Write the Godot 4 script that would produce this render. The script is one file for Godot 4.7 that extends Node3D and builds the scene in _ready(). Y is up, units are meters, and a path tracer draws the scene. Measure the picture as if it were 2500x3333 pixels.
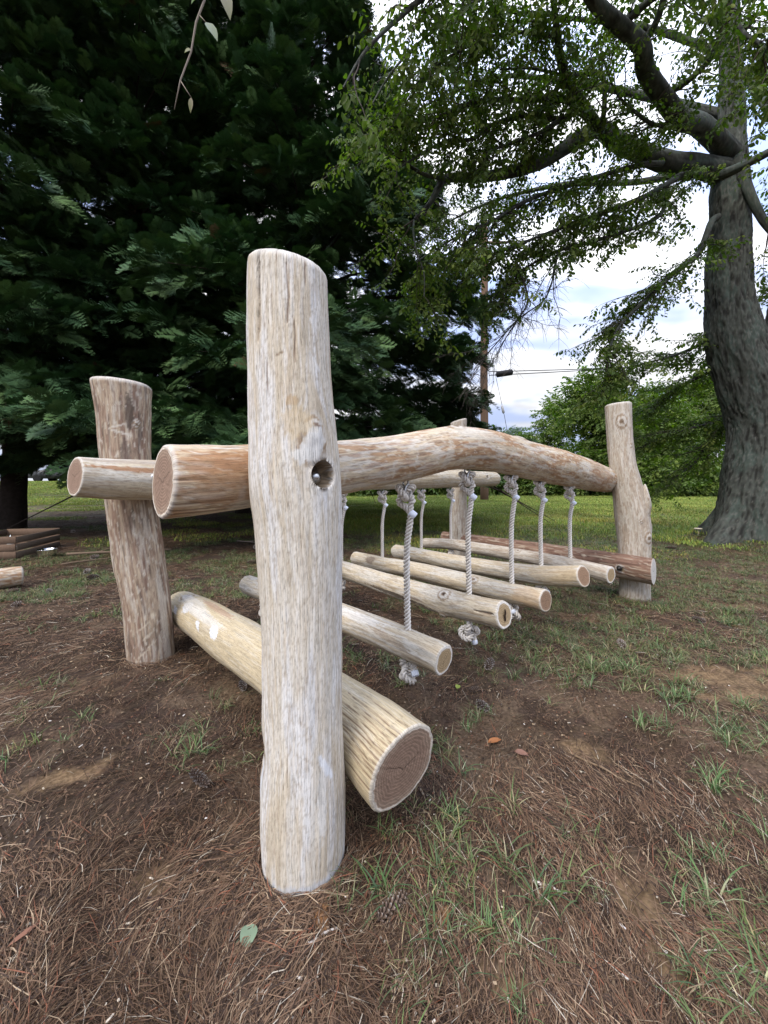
extends Node3D

# Metres, y up. The camera stands at the origin looking along -z; V(x, y, d) takes the distance ahead of it as a positive number.
const EYE := 1.2
var nz := FastNoiseLite.new()
var taken := {}
var M := {}

func V(x: float, y: float, d: float) -> Vector3:
	return Vector3(x, y, -d)

func rnd(seed_: int) -> RandomNumberGenerator:
	var r := RandomNumberGenerator.new()
	r.seed = seed_
	return r

func ss(a: float, b: float, x: float) -> float:
	return smoothstep(a, b, x)

func N3(x: float, y: float, z: float) -> float:
	return nz.get_noise_3d(x, y, z)

func gh(x: float, d: float) -> float:      # height of the ground
	var h := 0.012 * N3(x * 1.3, 4.0, d * 1.3) + 0.035 * N3(x * 0.25, 9.0, d * 0.25)
	h *= ss(0.0, 1.0, 1.0)
	h += 0.95 * ss(11.0, 27.0, d) * ss(-3.0, -13.0, x) + 0.12 * ss(9.0, 22.0, d)
	h += 0.16 * ss(1.6, 0.5, Vector2(x - 6.75, d - 7.0).length())
	return h

# ---------------------------------------------------------------- bookkeeping
func numbered(n: String) -> String:
	if not taken.has(n):
		taken[n] = 0
		return n
	taken[n] += 1
	return "%s_%03d" % [n, taken[n]]

func tag(o: Node, label: String, category: String, group := "", kind := "") -> Node:
	if label: o.set_meta("label", label)
	if category: o.set_meta("category", category)
	if group: o.set_meta("group", group)
	if kind: o.set_meta("kind", kind)
	return o

func thing(called: String, at: Vector3, label: String, category: String, group := "") -> Node3D:
	var o := Node3D.new()
	o.name = numbered(called)
	add_child(o)
	o.position = at
	tag(o, label, category, group)
	return o

func part(parent: Node3D, called: String, mesh: Mesh, mat: Material, at := Vector3.ZERO) -> MeshInstance3D:
	var o := MeshInstance3D.new()
	o.name = called
	o.mesh = mesh
	o.material_override = mat
	parent.add_child(o, true)
	o.position = at
	return o

# a part whose mesh is already in the world's axes
func part_w(root: Node3D, called: String, mesh: Mesh, mat: Material) -> MeshInstance3D:
	return part(root, called, mesh, mat, -root.position)

func top_mesh(called: String, mesh: Mesh, mat: Material, at := Vector3.ZERO) -> MeshInstance3D:
	var o := MeshInstance3D.new()
	o.name = numbered(called)
	o.mesh = mesh
	o.material_override = mat
	add_child(o)
	o.position = at
	return o

func copies(parent: Node3D, called: String, mesh: Mesh, mat: Material, xf: Array, cols: Array) -> MultiMeshInstance3D:
	var mm := MultiMesh.new()
	mm.transform_format = MultiMesh.TRANSFORM_3D
	mm.use_colors = true
	mm.mesh = mesh
	mm.instance_count = xf.size()
	for i in xf.size():
		mm.set_instance_transform(i, xf[i])
		mm.set_instance_color(i, cols[i])
	var o := MultiMeshInstance3D.new()
	o.name = called
	o.multimesh = mm
	o.set_meta("kind", "stuff")
	o.material_override = mat
	parent.add_child(o, true)
	return o

# ---------------------------------------------------------------- mesh buffers
class Buf:
	var v := PackedVector3Array()
	var c := PackedColorArray()
	var uv := PackedVector2Array()
	var ix := PackedInt32Array()
	func add(p: Vector3, col := Color.WHITE, t := Vector2.ZERO) -> int:
		v.append(p)
		c.append(col)
		uv.append(t)
		return v.size() - 1
	func tri(a: int, b: int, d: int) -> void:
		ix.append(a)
		ix.append(b)
		ix.append(d)
	func quad(a: int, b: int, d: int, e: int) -> void:
		tri(a, b, d)
		tri(a, d, e)
	func mesh(smooth := true) -> ArrayMesh:
		var arr := []
		arr.resize(Mesh.ARRAY_MAX)
		arr[Mesh.ARRAY_VERTEX] = v
		arr[Mesh.ARRAY_COLOR] = c
		arr[Mesh.ARRAY_TEX_UV] = uv
		arr[Mesh.ARRAY_INDEX] = ix
		var st := SurfaceTool.new()
		st.create_from_arrays(arr)
		if not smooth:
			st.deindex()
			st.set_smooth_group(-1)
		st.generate_normals()
		return st.commit()
	func box(cen: Vector3, size: Vector3, b := Basis.IDENTITY, bev := 0.0, col := Color.WHITE) -> void:
		# a box with chamfered edges: three nested slabs joined by their corner points
		var h := size * 0.5
		var e := minf(bev, minf(h.x, minf(h.y, h.z)) * 0.8)
		var idx := {}
		for sx in [-1, 1]:
			for sy in [-1, 1]:
				for sz in [-1, 1]:
					for k in 3:
						var q := Vector3(sx * (h.x - (0.0 if k == 0 else e)), sy * (h.y - (0.0 if k == 1 else e)), sz * (h.z - (0.0 if k == 2 else e)))
						idx[[sx, sy, sz, k]] = add(cen + b * q, col, Vector2(q.x + q.z, q.y + q.z * 0.3))
		for k in 3:
			var i1 := (k + 1) % 3
			var i2 := (k + 2) % 3
			for s in [-1, 1]:
				var f := []
				for w in [[-1, -1], [1, -1], [1, 1], [-1, 1]]:
					var g := [0, 0, 0]
					g[k] = s
					g[i1] = w[0]
					g[i2] = w[1]
					f.append(idx[[g[0], g[1], g[2], k]])
				if s > 0: quad(f[3], f[2], f[1], f[0])
				else: quad(f[0], f[1], f[2], f[3])
			# the edges along axis k
			if e > 0.0:
				for a in [-1, 1]:
					for d in [-1, 1]:
						var g0 := [0, 0, 0]
						var g1 := [0, 0, 0]
						g0[k] = -1
						g1[k] = 1
						g0[i1] = a
						g1[i1] = a
						g0[i2] = d
						g1[i2] = d
						var q0: int = idx[[g0[0], g0[1], g0[2], i1]]
						var q1: int = idx[[g1[0], g1[1], g1[2], i1]]
						var q2: int = idx[[g1[0], g1[1], g1[2], i2]]
						var q3: int = idx[[g0[0], g0[1], g0[2], i2]]
						if a * d > 0: quad(q0, q1, q2, q3)
						else: quad(q3, q2, q1, q0)
		if e > 0.0:
			for sx in [-1, 1]:
				for sy in [-1, 1]:
					for sz in [-1, 1]:
						var a: int = idx[[sx, sy, sz, 0]]
						var d: int = idx[[sx, sy, sz, 1]]
						var g: int = idx[[sx, sy, sz, 2]]
						if sx * sy * sz > 0: tri(a, g, d)
						else: tri(a, d, g)
	func tube(pts: Array, rads: Array, sides: int, col := Color.WHITE, cap := true) -> void:
		var t0: Vector3 = (pts[1] - pts[0]).normalized()
		var x := t0.cross(Vector3.UP)
		if x.length() < 0.1: x = t0.cross(Vector3.RIGHT)
		x = x.normalized()
		var prev := -1
		var acc := 0.0
		for i in pts.size():
			var t: Vector3
			if i == 0: t = t0
			elif i == pts.size() - 1: t = (pts[i] - pts[i - 1]).normalized()
			else: t = (pts[i + 1] - pts[i - 1]).normalized()
			x = (x - t * x.dot(t)).normalized()
			var y := t.cross(x)
			if i > 0: acc += pts[i].distance_to(pts[i - 1])
			var first := v.size()
			for k in sides + 1:
				var a := TAU * k / sides
				add(pts[i] + (x * cos(a) + y * sin(a)) * rads[i], col, Vector2(float(k) / sides, acc))
			if prev >= 0:
				for k in sides:
					quad(prev + k, prev + k + 1, first + k + 1, first + k)
			prev = first
		if cap:
			for e in [0, pts.size() - 1]:
				var m := add(pts[e], col)
				var f := prev if e > 0 else v.size() - 1 - (sides + 1) * pts.size() - (1 if false else 0)
				if e == 0: f = m - (sides + 1) * pts.size()
				else: f = m - 1 - (sides + 1)
				for k in sides:
					if e > 0: tri(m, f + k, f + k + 1)
					else: tri(m, f + k + 1, f + k)
	# a body of revolution about the y axis of b: [radius, height] pairs
	func lathe(o: Vector3, prof: Array, sides: int, b := Basis.IDENTITY, col := Color.WHITE) -> void:
		var prev := -1
		for i in prof.size():
			var first := v.size()
			for k in sides + 1:
				var a := TAU * k / sides
				add(o + b * Vector3(cos(a) * prof[i][0], prof[i][1], sin(a) * prof[i][0]), col, Vector2(float(k) / sides, float(i) / prof.size()))
			if prev >= 0:
				for k in sides:
					quad(prev + k, first + k, first + k + 1, prev + k + 1)
			prev = first

func smooth_path(p: Array, step: float) -> Array:   # Catmull-Rom through the points (any vector type), resampled
	var out := []
	for i in p.size() - 1:
		var a = p[maxi(i - 1, 0)]
		var b = p[i]
		var c = p[i + 1]
		var d = p[mini(i + 2, p.size() - 1)]
		var n := maxi(1, int(ceil((Vector3(c.x, c.y, c.z) - Vector3(b.x, b.y, b.z)).length() / step)))
		for k in n:
			var t := float(k) / n
			out.append(0.5 * ((2.0 * b) + (c - a) * t + (2.0 * a - 5.0 * b + 4.0 * c - d) * t * t + (3.0 * b - a - 3.0 * c + d) * t * t * t))
	out.append(p[p.size() - 1])
	return out

# ---------------------------------------------------------------- materials
func mat(col := Color.WHITE, rough := 0.8, vc := false) -> StandardMaterial3D:
	var m := StandardMaterial3D.new()
	m.albedo_color = col.linear_to_srgb()
	m.roughness = rough
	m.vertex_color_use_as_albedo = vc
	m.cull_mode = BaseMaterial3D.CULL_DISABLED
	m.metallic_specular = 0.3
	return m

func grain_image(w: int, h: int, sd: int) -> Image:   # wood fibres running along v, tileable both ways
	var im := Image.create(w, h, false, Image.FORMAT_RGB8)
	for x in w:
		var a := TAU * x / w
		var cx := cos(a) * 9.0
		var sx := sin(a) * 9.0
		var fibre := 0.5 + 0.5 * N3(cx * 1.6 + sd, sx * 1.6, 3.0)
		for y in h:
			var b := TAU * y / h
			var cy := cos(b)
			var n1 := N3(cx + cy * 0.5 + sd * 3.1, sx + sin(b) * 0.5, 7.0)
			var n2 := N3(cx * 3.0 + cy * 1.4 + sd, sx * 3.0 + sin(b) * 1.4, 21.0)
			var n3 := N3(cx * 4.0 + cy * 22.0, sx * 4.0 + sin(b) * 22.0, 40.0 + sd)
			var g := 0.93 + 0.10 * n1 + 0.12 * n2 + 0.07 * n3 + 0.04 * (fibre - 0.5)
			if n2 < -0.33: g -= 0.18 * ss(-0.33, -0.5, n2)
			g = clampf(g, 0.25, 1.0)
			im.set_pixel(x, y, Color(g, g, g))
	im.generate_mipmaps()
	return im

func rings_image(sz: int, sd: int, heart: Color, sap: Color, rim: Color, n_rings: float, off: Vector2, wide := 0.075) -> Image:
	var im := Image.create(sz, sz, false, Image.FORMAT_RGB8)
	for y in sz:
		for x in sz:
			var p := Vector2(x + 0.5, y + 0.5) / sz * 2.0 - Vector2.ONE
			var r0 := p.length()
			var q := p - off * (1.0 - r0)
			var an := q.angle()
			var r := q.length() * (1.0 + 0.07 * N3(cos(an) * 1.1, sin(an) * 1.1, sd))
			var k := r * n_rings + 0.30 * N3(q.x * 1.6, q.y * 1.6, sd + 5.0)
			var ring := pow(0.5 + 0.5 * sin(k * TAU), 2.0)
			var saw := N3(p.x * 2.0 + p.y * 2.0, (p.x - p.y) * 30.0, sd + 9.0)
			var c := heart.lerp(sap, ss(0.70, 0.86, r0 + 0.08 * N3(p.x * 3.0, p.y * 3.0, sd + 2.0)))
			c = c.lerp(rim, ss(1.0 - wide, 1.0 - wide * 0.55, r0 + 0.03 * N3(p.x * 4.0, p.y * 4.0, sd + 3.0)))
			var crack := 0.0
			for q2 in 2:
				var ca: float = sd * 1.7 + q2 * 2.3
				var ln := 0.5 + 0.2 * q2
				var al := p.dot(Vector2(cos(ca), sin(ca)))
				var ac := absf(p.dot(Vector2(-sin(ca), cos(ca))) + 0.05 * N3(al * 5.0, sd, q2))
				if al > 0.0 and al < ln: crack = maxf(crack, ss(0.016, 0.004, ac - 0.008 * (1.0 - al / ln)))
			c = c * (0.82 + 0.36 * ring + 0.36 * saw)
			c = c.lerp(Color(0.06, 0.04, 0.03), crack * 0.65)
			c.a = 1.0
			im.set_pixel(x, y, c.linear_to_srgb())
	im.generate_mipmaps()
	return im

func tex(im: Image) -> ImageTexture:
	return ImageTexture.create_from_image(im)

func noise_tex(sz: int, freq: float, sd: int, lo: Color, hi: Color, normal := false) -> NoiseTexture2D:
	var f := FastNoiseLite.new()
	f.noise_type = FastNoiseLite.TYPE_SIMPLEX
	f.frequency = freq
	f.fractal_octaves = 5
	f.seed = sd
	var t := NoiseTexture2D.new()
	t.width = sz
	t.height = sz
	t.seamless = true
	t.noise = f
	if normal:
		t.as_normal_map = true
		t.bump_strength = 6.0
	else:
		var g := Gradient.new()
		g.set_color(0, lo.linear_to_srgb())
		g.set_color(1, hi.linear_to_srgb())
		t.color_ramp = g
	return t

func make_materials() -> void:
	var g1 := tex(grain_image(256, 512, 1))
	M.wood = mat(Color(1, 1, 1), 0.72, true)
	M.wood.albedo_texture = g1
	M.wood.heightmap_enabled = true
	M.wood.heightmap_texture = g1
	M.wood.heightmap_scale = 0.12
	M.end_brown = mat(Color.WHITE, 0.85)
	M.end_brown.albedo_texture = tex(rings_image(320, 3, Color(0.245, 0.165, 0.120), Color(0.285, 0.205, 0.15), Color(0.58, 0.52, 0.44), 11.0, Vector2(0.05, 0.12)))
	M.end_tan = mat(Color.WHITE, 0.85)
	M.end_tan.albedo_texture = tex(rings_image(320, 8, Color(0.34, 0.25, 0.145), Color(0.40, 0.31, 0.20), Color(0.70, 0.665, 0.61), 6.0, Vector2(0.1, -0.05), 0.16))
	M.end_red = mat(Color.WHITE, 0.85)
	M.end_red.albedo_texture = tex(rings_image(320, 12, Color(0.235, 0.15, 0.095), Color(0.275, 0.185, 0.125), Color(0.60, 0.52, 0.41), 6.0, Vector2(-0.05, 0.05)))
	M.end_white = mat(Color.WHITE, 0.85)
	M.end_white.albedo_texture = tex(rings_image(256, 14, Color(0.55, 0.52, 0.47), Color(0.58, 0.55, 0.50), Color(0.60, 0.56, 0.50), 9.0, Vector2(0.05, 0.05)))
	M.steel = mat(Color(0.62, 0.63, 0.65), 0.28)
	M.steel.metallic = 1.0
	M.steel.albedo_texture = noise_tex(128, 0.03, 5, Color(0.7, 0.7, 0.7), Color(1, 1, 1))
	M.steel.uv1_triplanar = true
	M.steel.uv1_scale = Vector3(8, 8, 8)
	M.dark_steel = mat(Color(0.06, 0.055, 0.05), 0.4)
	M.dark_steel.metallic = 0.8
	M.rope = mat(Color(0.80, 0.76, 0.70), 0.9)
	M.rope.albedo_texture = noise_tex(256, 0.06, 7, Color(0.72, 0.70, 0.68), Color(1, 1, 1))
	M.rope.uv1_triplanar = true
	M.rope.uv1_scale = Vector3(22, 22, 22)
	M.tape = mat(Color(0.72, 0.77, 0.86), 0.5)
	M.leaf = mat(Color.WHITE, 0.55, true)
	M.leaf.backlight_enabled = true
	M.leaf.backlight = Color(0.78, 0.95, 0.36)
	M.frond = mat(Color.WHITE, 0.6, true)
	M.frond.backlight_enabled = false
	M.frond.backlight = Color(0.20, 0.30, 0.12)
	M.grass = mat(Color.WHITE, 0.6, true)
	M.grass.backlight_enabled = true
	M.grass.backlight = Color(0.4, 0.55, 0.2)
	M.needle = mat(Color.WHITE, 0.7, true)
	M.bark = mat(Color.WHITE, 0.95, true)
	M.bark.albedo_texture = noise_tex(512, 0.02, 15, Color(0.45, 0.45, 0.45), Color(1, 1, 1))
	M.bark.uv1_triplanar = true
	M.bark.uv1_world_triplanar = true
	M.bark.uv1_scale = Vector3(1.6, 0.7, 1.6)
	M.twig = mat(Color(0.055, 0.042, 0.032), 0.95)
	M.dark_bark = mat(Color(0.045, 0.034, 0.027), 0.95)
	M.dark_bark.albedo_texture = noise_tex(256, 0.03, 17, Color(0.5, 0.5, 0.5), Color(1, 1, 1))
	M.dark_bark.uv1_triplanar = true
	M.ground = mat(Color.WHITE, 0.95, true)
	M.ground.albedo_texture = noise_tex(1024, 0.03, 19, Color(0.36, 0.34, 0.32), Color(1.3, 1.27, 1.25))
	M.ground.uv1_triplanar = true
	M.ground.uv1_world_triplanar = true
	M.ground.uv1_scale = Vector3(1.3, 1.3, 1.3)
	M.plain = mat(Color.WHITE, 0.85, true)

# ---------------------------------------------------------------- round timber
# layers of a peeled log's colour: [colour, cells per metre across, cells per metre along, low, high, strength]
const STYLE := {
	"pale": {"base": Color(0.645, 0.595, 0.51), "layers": [
		[Color(0.53, 0.44, 0.315), 4.0, 0.6, 0.0, 0.34, 0.6],
		[Color(0.70, 0.695, 0.69), 8.0, 0.7, 0.0, 0.28, 0.85],
		[Color(0.51, 0.42, 0.30), 44.0, 1.6, 0.10, 0.42, 0.5],
		[Color(0.74, 0.715, 0.67), 50.0, 2.2, 0.08, 0.36, 0.6],
		[Color(0.37, 0.31, 0.235), 60.0, 26.0, 0.16, 0.42, 0.5],
		[Color(0.40, 0.315, 0.235), 80.0, 3.0, 0.26, 0.5, 0.4]]},
	"brown": {"base": Color(0.385, 0.295, 0.215), "layers": [
		[Color(0.265, 0.175, 0.13), 8.0, 0.8, -0.06, 0.25, 0.85],
		[Color(0.52, 0.46, 0.385), 16.0, 1.6, 0.10, 0.28, 0.75],
		[Color(0.52, 0.425, 0.31), 30.0, 2.6, 0.16, 0.36, 0.65],
		[Color(0.13, 0.095, 0.075), 22.0, 1.4, 0.24, 0.42, 0.75],
		[Color(0.62, 0.56, 0.47), 30.0, 7.0, 0.36, 0.46, 0.7],
		[Color(0.21, 0.125, 0.09), 50.0, 3.0, 0.18, 0.42, 0.65]]},
	"orange": {"base": Color(0.57, 0.475, 0.35), "layers": [
		[Color(0.40, 0.235, 0.125), 5.5, 1.1, -0.06, 0.22, 0.85],
		[Color(0.62, 0.57, 0.49), 11.0, 1.6, 0.10, 0.26, 0.85],
		[Color(0.36, 0.20, 0.11), 24.0, 2.2, 0.14, 0.36, 0.6],
		[Color(0.62, 0.50, 0.34), 28.0, 5.0, 0.20, 0.34, 0.75],
		[Color(0.22, 0.13, 0.085), 46.0, 2.5, 0.28, 0.46, 0.6],
		[Color(0.68, 0.62, 0.52), 34.0, 9.0, 0.34, 0.44, 0.7]]},
	"tan": {"base": Color(0.555, 0.475, 0.35), "layers": [
		[Color(0.57, 0.525, 0.445), 5.0, 0.9, -0.02, 0.22, 0.9],
		[Color(0.44, 0.345, 0.225), 16.0, 1.0, 0.10, 0.38, 0.6],
		[Color(0.60, 0.57, 0.51), 26.0, 1.6, 0.10, 0.36, 0.6],
		[Color(0.33, 0.245, 0.16), 32.0, 2.2, 0.30, 0.46, 0.55],
		[Color(0.37, 0.29, 0.20), 60.0, 9.0, 0.20, 0.46, 0.5]]},
	"honey": {"base": Color(0.525, 0.435, 0.285), "layers": [
		[Color(0.565, 0.515, 0.42), 4.0, 0.7, 0.08, 0.36, 0.7],
		[Color(0.475, 0.385, 0.245), 14.0, 1.0, 0.10, 0.42, 0.4],
		[Color(0.58, 0.525, 0.42), 40.0, 2.0, 0.12, 0.4, 0.5],
		[Color(0.43, 0.345, 0.225), 56.0, 18.0, 0.18, 0.46, 0.4],
		[Color(0.42, 0.335, 0.22), 70.0, 3.0, 0.30, 0.5, 0.3]]},
	"rust": {"base": Color(0.20, 0.118, 0.085), "layers": [
		[Color(0.275, 0.175, 0.125), 10.0, 0.9, 0.05, 0.3, 0.8],
		[Color(0.10, 0.055, 0.04), 30.0, 1.8, 0.12, 0.36, 0.8],
		[Color(0.42, 0.34, 0.25), 26.0, 1.3, 0.26, 0.42, 0.65],
		[Color(0.48, 0.40, 0.31), 40.0, 4.0, 0.36, 0.46, 0.6]]},
	"grey": {"base": Color(0.49, 0.435, 0.36), "layers": [
		[Color(0.42, 0.345, 0.265), 8.0, 1.0, 0.0, 0.3, 0.7],
		[Color(0.58, 0.53, 0.46), 12.0, 1.6, 0.05, 0.28, 0.8],
		[Color(0.35, 0.265, 0.19), 30.0, 2.0, 0.16, 0.4, 0.55],
		[Color(0.65, 0.60, 0.50), 30.0, 8.0, 0.34, 0.46, 0.6],
		[Color(0.27, 0.19, 0.13), 55.0, 5.0, 0.28, 0.48, 0.6]]},
}

func wood_color(style: String, ca: float, sa: float, r: float, v: float, sd: float) -> Color:
	var st: Dictionary = STYLE[style]
	var c: Color = st.base
	var k := 0.0
	for l in st.layers:
		k += 17.3
		var n := N3(ca * r * l[1] * 1.7 + sd, sa * r * l[1] * 1.7 + k, v * l[2] * 1.7 + sd * 0.37 + k)
		var w: float = ss(l[3], l[4], n) * l[5]
		if w > 0.0: c = c.lerp(l[0], w)
	return c

# A log along pts (world), radius rads. o: style, seed, step, sides, ref (direction of angle 0), tilt0/tilt1 (how far each end cut leans, per metre along angle 0 and angle 90),
# round0/round1 (edge rounding), knots [v, angle, height, size], holes [v, angle, radius, depth], cracks [angle, v0, v1, half width, depth], marks [v, angle, length, half width, colour, turn]
# Returns [side mesh, first end mesh, last end mesh].
func log_mesh(pts: Array, rads: Array, o: Dictionary) -> Array:
	var p4 := []
	for i in pts.size():
		p4.append(Vector4(pts[i].x, pts[i].y, pts[i].z, rads[i]))
	var step: float = o.get("step", 0.012)
	var q := smooth_path(p4, step)
	var na: int = o.get("sides", 72)
	var sd: float = o.get("seed", 1.0)
	var style: String = o.get("style", "tan")
	var wob: float = o.get("wobble", 0.05)
	var knots: Array = o.get("knots", [])
	var holes: Array = o.get("holes", [])
	var cracks: Array = o.get("cracks", [])
	var marks: Array = o.get("marks", [])
	var t0: Vector2 = o.get("tilt0", Vector2.ZERO)
	var t1: Vector2 = o.get("tilt1", Vector2.ZERO)
	var e0: float = o.get("round0", 0.006)
	var e1: float = o.get("round1", 0.006)
	var along := PackedFloat32Array()
	var acc := 0.0
	for i in q.size():
		if i > 0:
			var dq: Vector4 = q[i] - q[i - 1]
			acc += Vector3(dq.x, dq.y, dq.z).length()
		along.append(acc)
	var total := acc
	# the rounded edges need rings of their own
	var rows := []     # [centre, radius, v, tangent index]
	for e in [[0.0, 1.0], [0.12, 0.72], [0.35, 0.36], [0.65, 0.12]]:
		rows.append([e[0] * e0, e[1] * e0])
	for i in q.size():
		if along[i] > e0 and along[i] < total - e1: rows.append([along[i], 0.0])
	for e in [[0.65, 0.12], [0.35, 0.36], [0.12, 0.72], [0.0, 1.0]]:
		rows.append([total - e[0] * e1, e[1] * e1])
	var b := Buf.new()
	var x: Vector3 = o.get("ref", Vector3.UP)
	var rim0 := []
	var rim1 := []
	var j := 0
	var cen0 := Vector3.ZERO
	var cen1 := Vector3.ZERO
	for ri in rows.size():
		var v: float = rows[ri][0]
		while j < q.size() - 2 and along[j + 1] < v: j += 1
		var f := clampf((v - along[j]) / maxf(along[j + 1] - along[j], 1e-5), 0.0, 1.0)
		var m: Vector4 = q[j].lerp(q[j + 1], f)
		var cen := Vector3(m.x, m.y, m.z)
		var qa: Vector4 = q[maxi(j - 3, 0)]
		var qb: Vector4 = q[mini(j + 4, q.size() - 1)]
		var t := Vector3(qb.x - qa.x, qb.y - qa.y, qb.z - qa.z).normalized()
		x = (x - t * x.dot(t)).normalized()
		var y := t.cross(x)
		var lean0: float = ss(m.w * 3.0, 0.0, v)
		var lean1: float = ss(total - m.w * 3.0, total, v)
		var rim := []
		for k in na + 1:
			var a := TAU * (k % na) / na
			var ca := cos(a)
			var sa := sin(a)
			var r := m.w * (1.0 + wob * N3(ca * 0.9 + sd, sa * 0.9, v * 1.4 + sd) + wob * 0.35 * N3(ca * 2.6 + sd, sa * 2.6, v * 5.0))
			r += 0.0012 * N3(ca * m.w * 60.0 + sd, sa * m.w * 60.0, v * 4.0)
			var ga := a
			for kn in knots:
				var gv: float = (v - kn[0]) * 0.6 / kn[3]
				if absf(gv) > 2.6: continue
				var gd: float = wrapf(a - kn[1], -PI, PI) * m.w / kn[3]
				ga -= gd * 0.75 * exp(-0.45 * (gd * gd + gv * gv)) * kn[3] / m.w
			var col := wood_color(style, cos(ga), sin(ga), m.w, v, sd)
			var vv := v
			var aa := a
			for kn in knots:
				var dv: float = (v - kn[0]) * 0.75
				if absf(dv) > kn[3] * 2.2: continue
				var da: float = wrapf(a - kn[1], -PI, PI) * m.w
				var ds: float = sqrt(da * da + dv * dv) / kn[3]
				if ds < 2.2:
					var bump: float = kn[2] * exp(-ds * ds * 1.6)
					if ds < 0.45: bump -= kn[2] * 0.35 * (1.0 - ds / 0.45)
					r += bump
					var ring := 0.5 + 0.5 * sin(ds * 9.5 + 2.0 * N3(da * 60.0, dv * 60.0, sd))
					col = col.lerp(Color(0.27, 0.19, 0.12) if ring > 0.5 else Color(0.60, 0.56, 0.50), 0.95 * ss(1.5, 0.7, ds) * sqrt(absf(ring - 0.5) * 2.0))
					if ds < 0.28: col = col.lerp(Color(0.15, 0.10, 0.065), 0.8)
			for cr in cracks:
				if v > cr[1] - 0.01 and v < cr[2]:
					var taper: float = sqrt(clampf(minf((v - cr[1] + 0.01) / 0.03, (cr[2] - v) / (cr[2] - cr[1])), 0.0, 1.0))
					if cr[1] < 0.01 or cr[2] > total - 0.01: taper = sqrt(clampf((cr[2] - v) / (cr[2] - cr[1]) if cr[1] < 0.01 else (v - cr[1]) / (cr[2] - cr[1]), 0.0, 1.0))
					var off: float = absf(wrapf(a - cr[0] + 0.05 * N3(v * 6.0, sd, cr[0] * 9.0), -PI, PI)) * m.w
					var w: float = ss(cr[3] * taper + 0.002, cr[3] * taper * 0.3, off) * ss(0.0, 0.1, taper)
					r -= cr[4] * w
					col = col.lerp(Color(0.16, 0.095, 0.06), w * 0.85)
			for mk in marks:
				var dw: float = v - mk[0]
				if absf(dw) > (mk[2] + mk[3]) * 1.4: continue
				var du: float = wrapf(a - mk[1], -PI, PI) * m.w
				if absf(du) > (mk[2] + mk[3]) * 1.4: continue
				var tw: float = mk[5]
				var p := Vector2(du * cos(tw) - dw * sin(tw), du * sin(tw) + dw * cos(tw))
				var edge := 0.35 * N3(du * 70.0, dw * 40.0, sd + mk[0] * 31.0)
				var inside := 1.0 - sqrt(pow(p.x / mk[3], 2.0) + pow(p.y / mk[2], 2.0)) + edge
				col = col.lerp(mk[4], ss(0.0, 0.22, inside) * mk[4].a)
			for ho in holes:
				var dw2: float = v - ho[0]
				if absf(dw2) > ho[2] * 1.7: continue
				var du2: float = wrapf(a - ho[1], -PI, PI) * m.w
				var rho := sqrt(du2 * du2 + dw2 * dw2)
				var hr: float = ho[2]
				if rho < hr * 1.22:
					var to := hr
					var deep := 0.0
					if rho < hr * 0.9:
						deep = ho[3] * clampf((hr * 0.9 - rho) / (hr * 0.18), 0.0, 1.0)
						if rho < hr * 0.72: to = rho / 0.72
					var s := to / maxf(rho, 1e-4)
					aa = ho[1] + du2 * s / m.w
					vv = ho[0] + dw2 * s
					r -= deep
					if deep > 0.0:
						col = Color(0.36, 0.27, 0.175) * (0.85 + 0.5 * N3(vv * 300.0, aa * 8.0, deep * 400.0))
						col.a = 1.0
					else: col = col.lerp(Color(0.66, 0.63, 0.58), 0.6)
				elif rho < hr * 1.6:
					col = col.lerp(Color(0.64, 0.61, 0.56), 0.55 * ss(1.6, 1.22, rho / hr + 0.3 * N3(du2 * 50.0, dw2 * 50.0, 2.0)))
			r -= rows[ri][1]
			if rows[ri][1] > 0.0: col = col.lerp(Color(0.60, 0.575, 0.53), 0.55)
			var dir := x * cos(aa) + y * sin(aa)
			var pos := cen + dir * r + t * (vv - v)
			pos += t * (lean0 * (t0.x * cos(aa) + t0.y * sin(aa)) * r + lean1 * (t1.x * cos(aa) + t1.y * sin(aa)) * r)
			b.add(pos, col, Vector2(float(k) / na * maxf(1.0, round(m.w * TAU / 0.22)), vv / 0.45))
			if ri == 0 or ri == rows.size() - 1: rim.append(pos)
		if ri == 0:
			rim0 = rim
			cen0 = cen
		if ri == rows.size() - 1:
			rim1 = rim
			cen1 = cen
		if ri > 0:
			var f0 := (ri - 1) * (na + 1)
			for k in na:
				b.quad(f0 + k, f0 + na + 1 + k, f0 + na + 2 + k, f0 + k + 1)
	var out := [b.mesh()]
	for e in 2:
		var rim: Array = rim0 if e == 0 else rim1
		var mid := Vector3.ZERO
		for k in na: mid += rim[k] / na
		var c := Buf.new()
		var n := (cen0 - cen1).normalized() * (1.0 if e == 0 else -1.0)
		for s in 7:
			var w := 1.0 - s / 6.5
			for k in na + 1:
				var a := TAU * k / na
				var pt: Vector3 = mid.lerp(rim[k % na], w)
				if s > 0: pt += n * 0.0012 * N3(pt.x * 90.0, pt.y * 90.0, pt.z * 90.0)
				c.add(pt, Color.WHITE, Vector2(0.5, 0.5) + 0.5 * w * Vector2(cos(a), sin(a)))
			if s > 0:
				var f := (s - 1) * (na + 1)
				for k in na:
					if e == 0: c.quad(f + k, f + k + 1, f + na + 2 + k, f + na + 1 + k)
					else: c.quad(f + k, f + na + 1 + k, f + na + 2 + k, f + k + 1)
		var last := 6 * (na + 1)
		var m := c.add(mid, Color.WHITE, Vector2(0.5, 0.5))
		for k in na:
			if e == 0: c.tri(last + k, last + k + 1, m)
			else: c.tri(last + k + 1, last + k, m)
		out.append(c.mesh())
	return out

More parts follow.
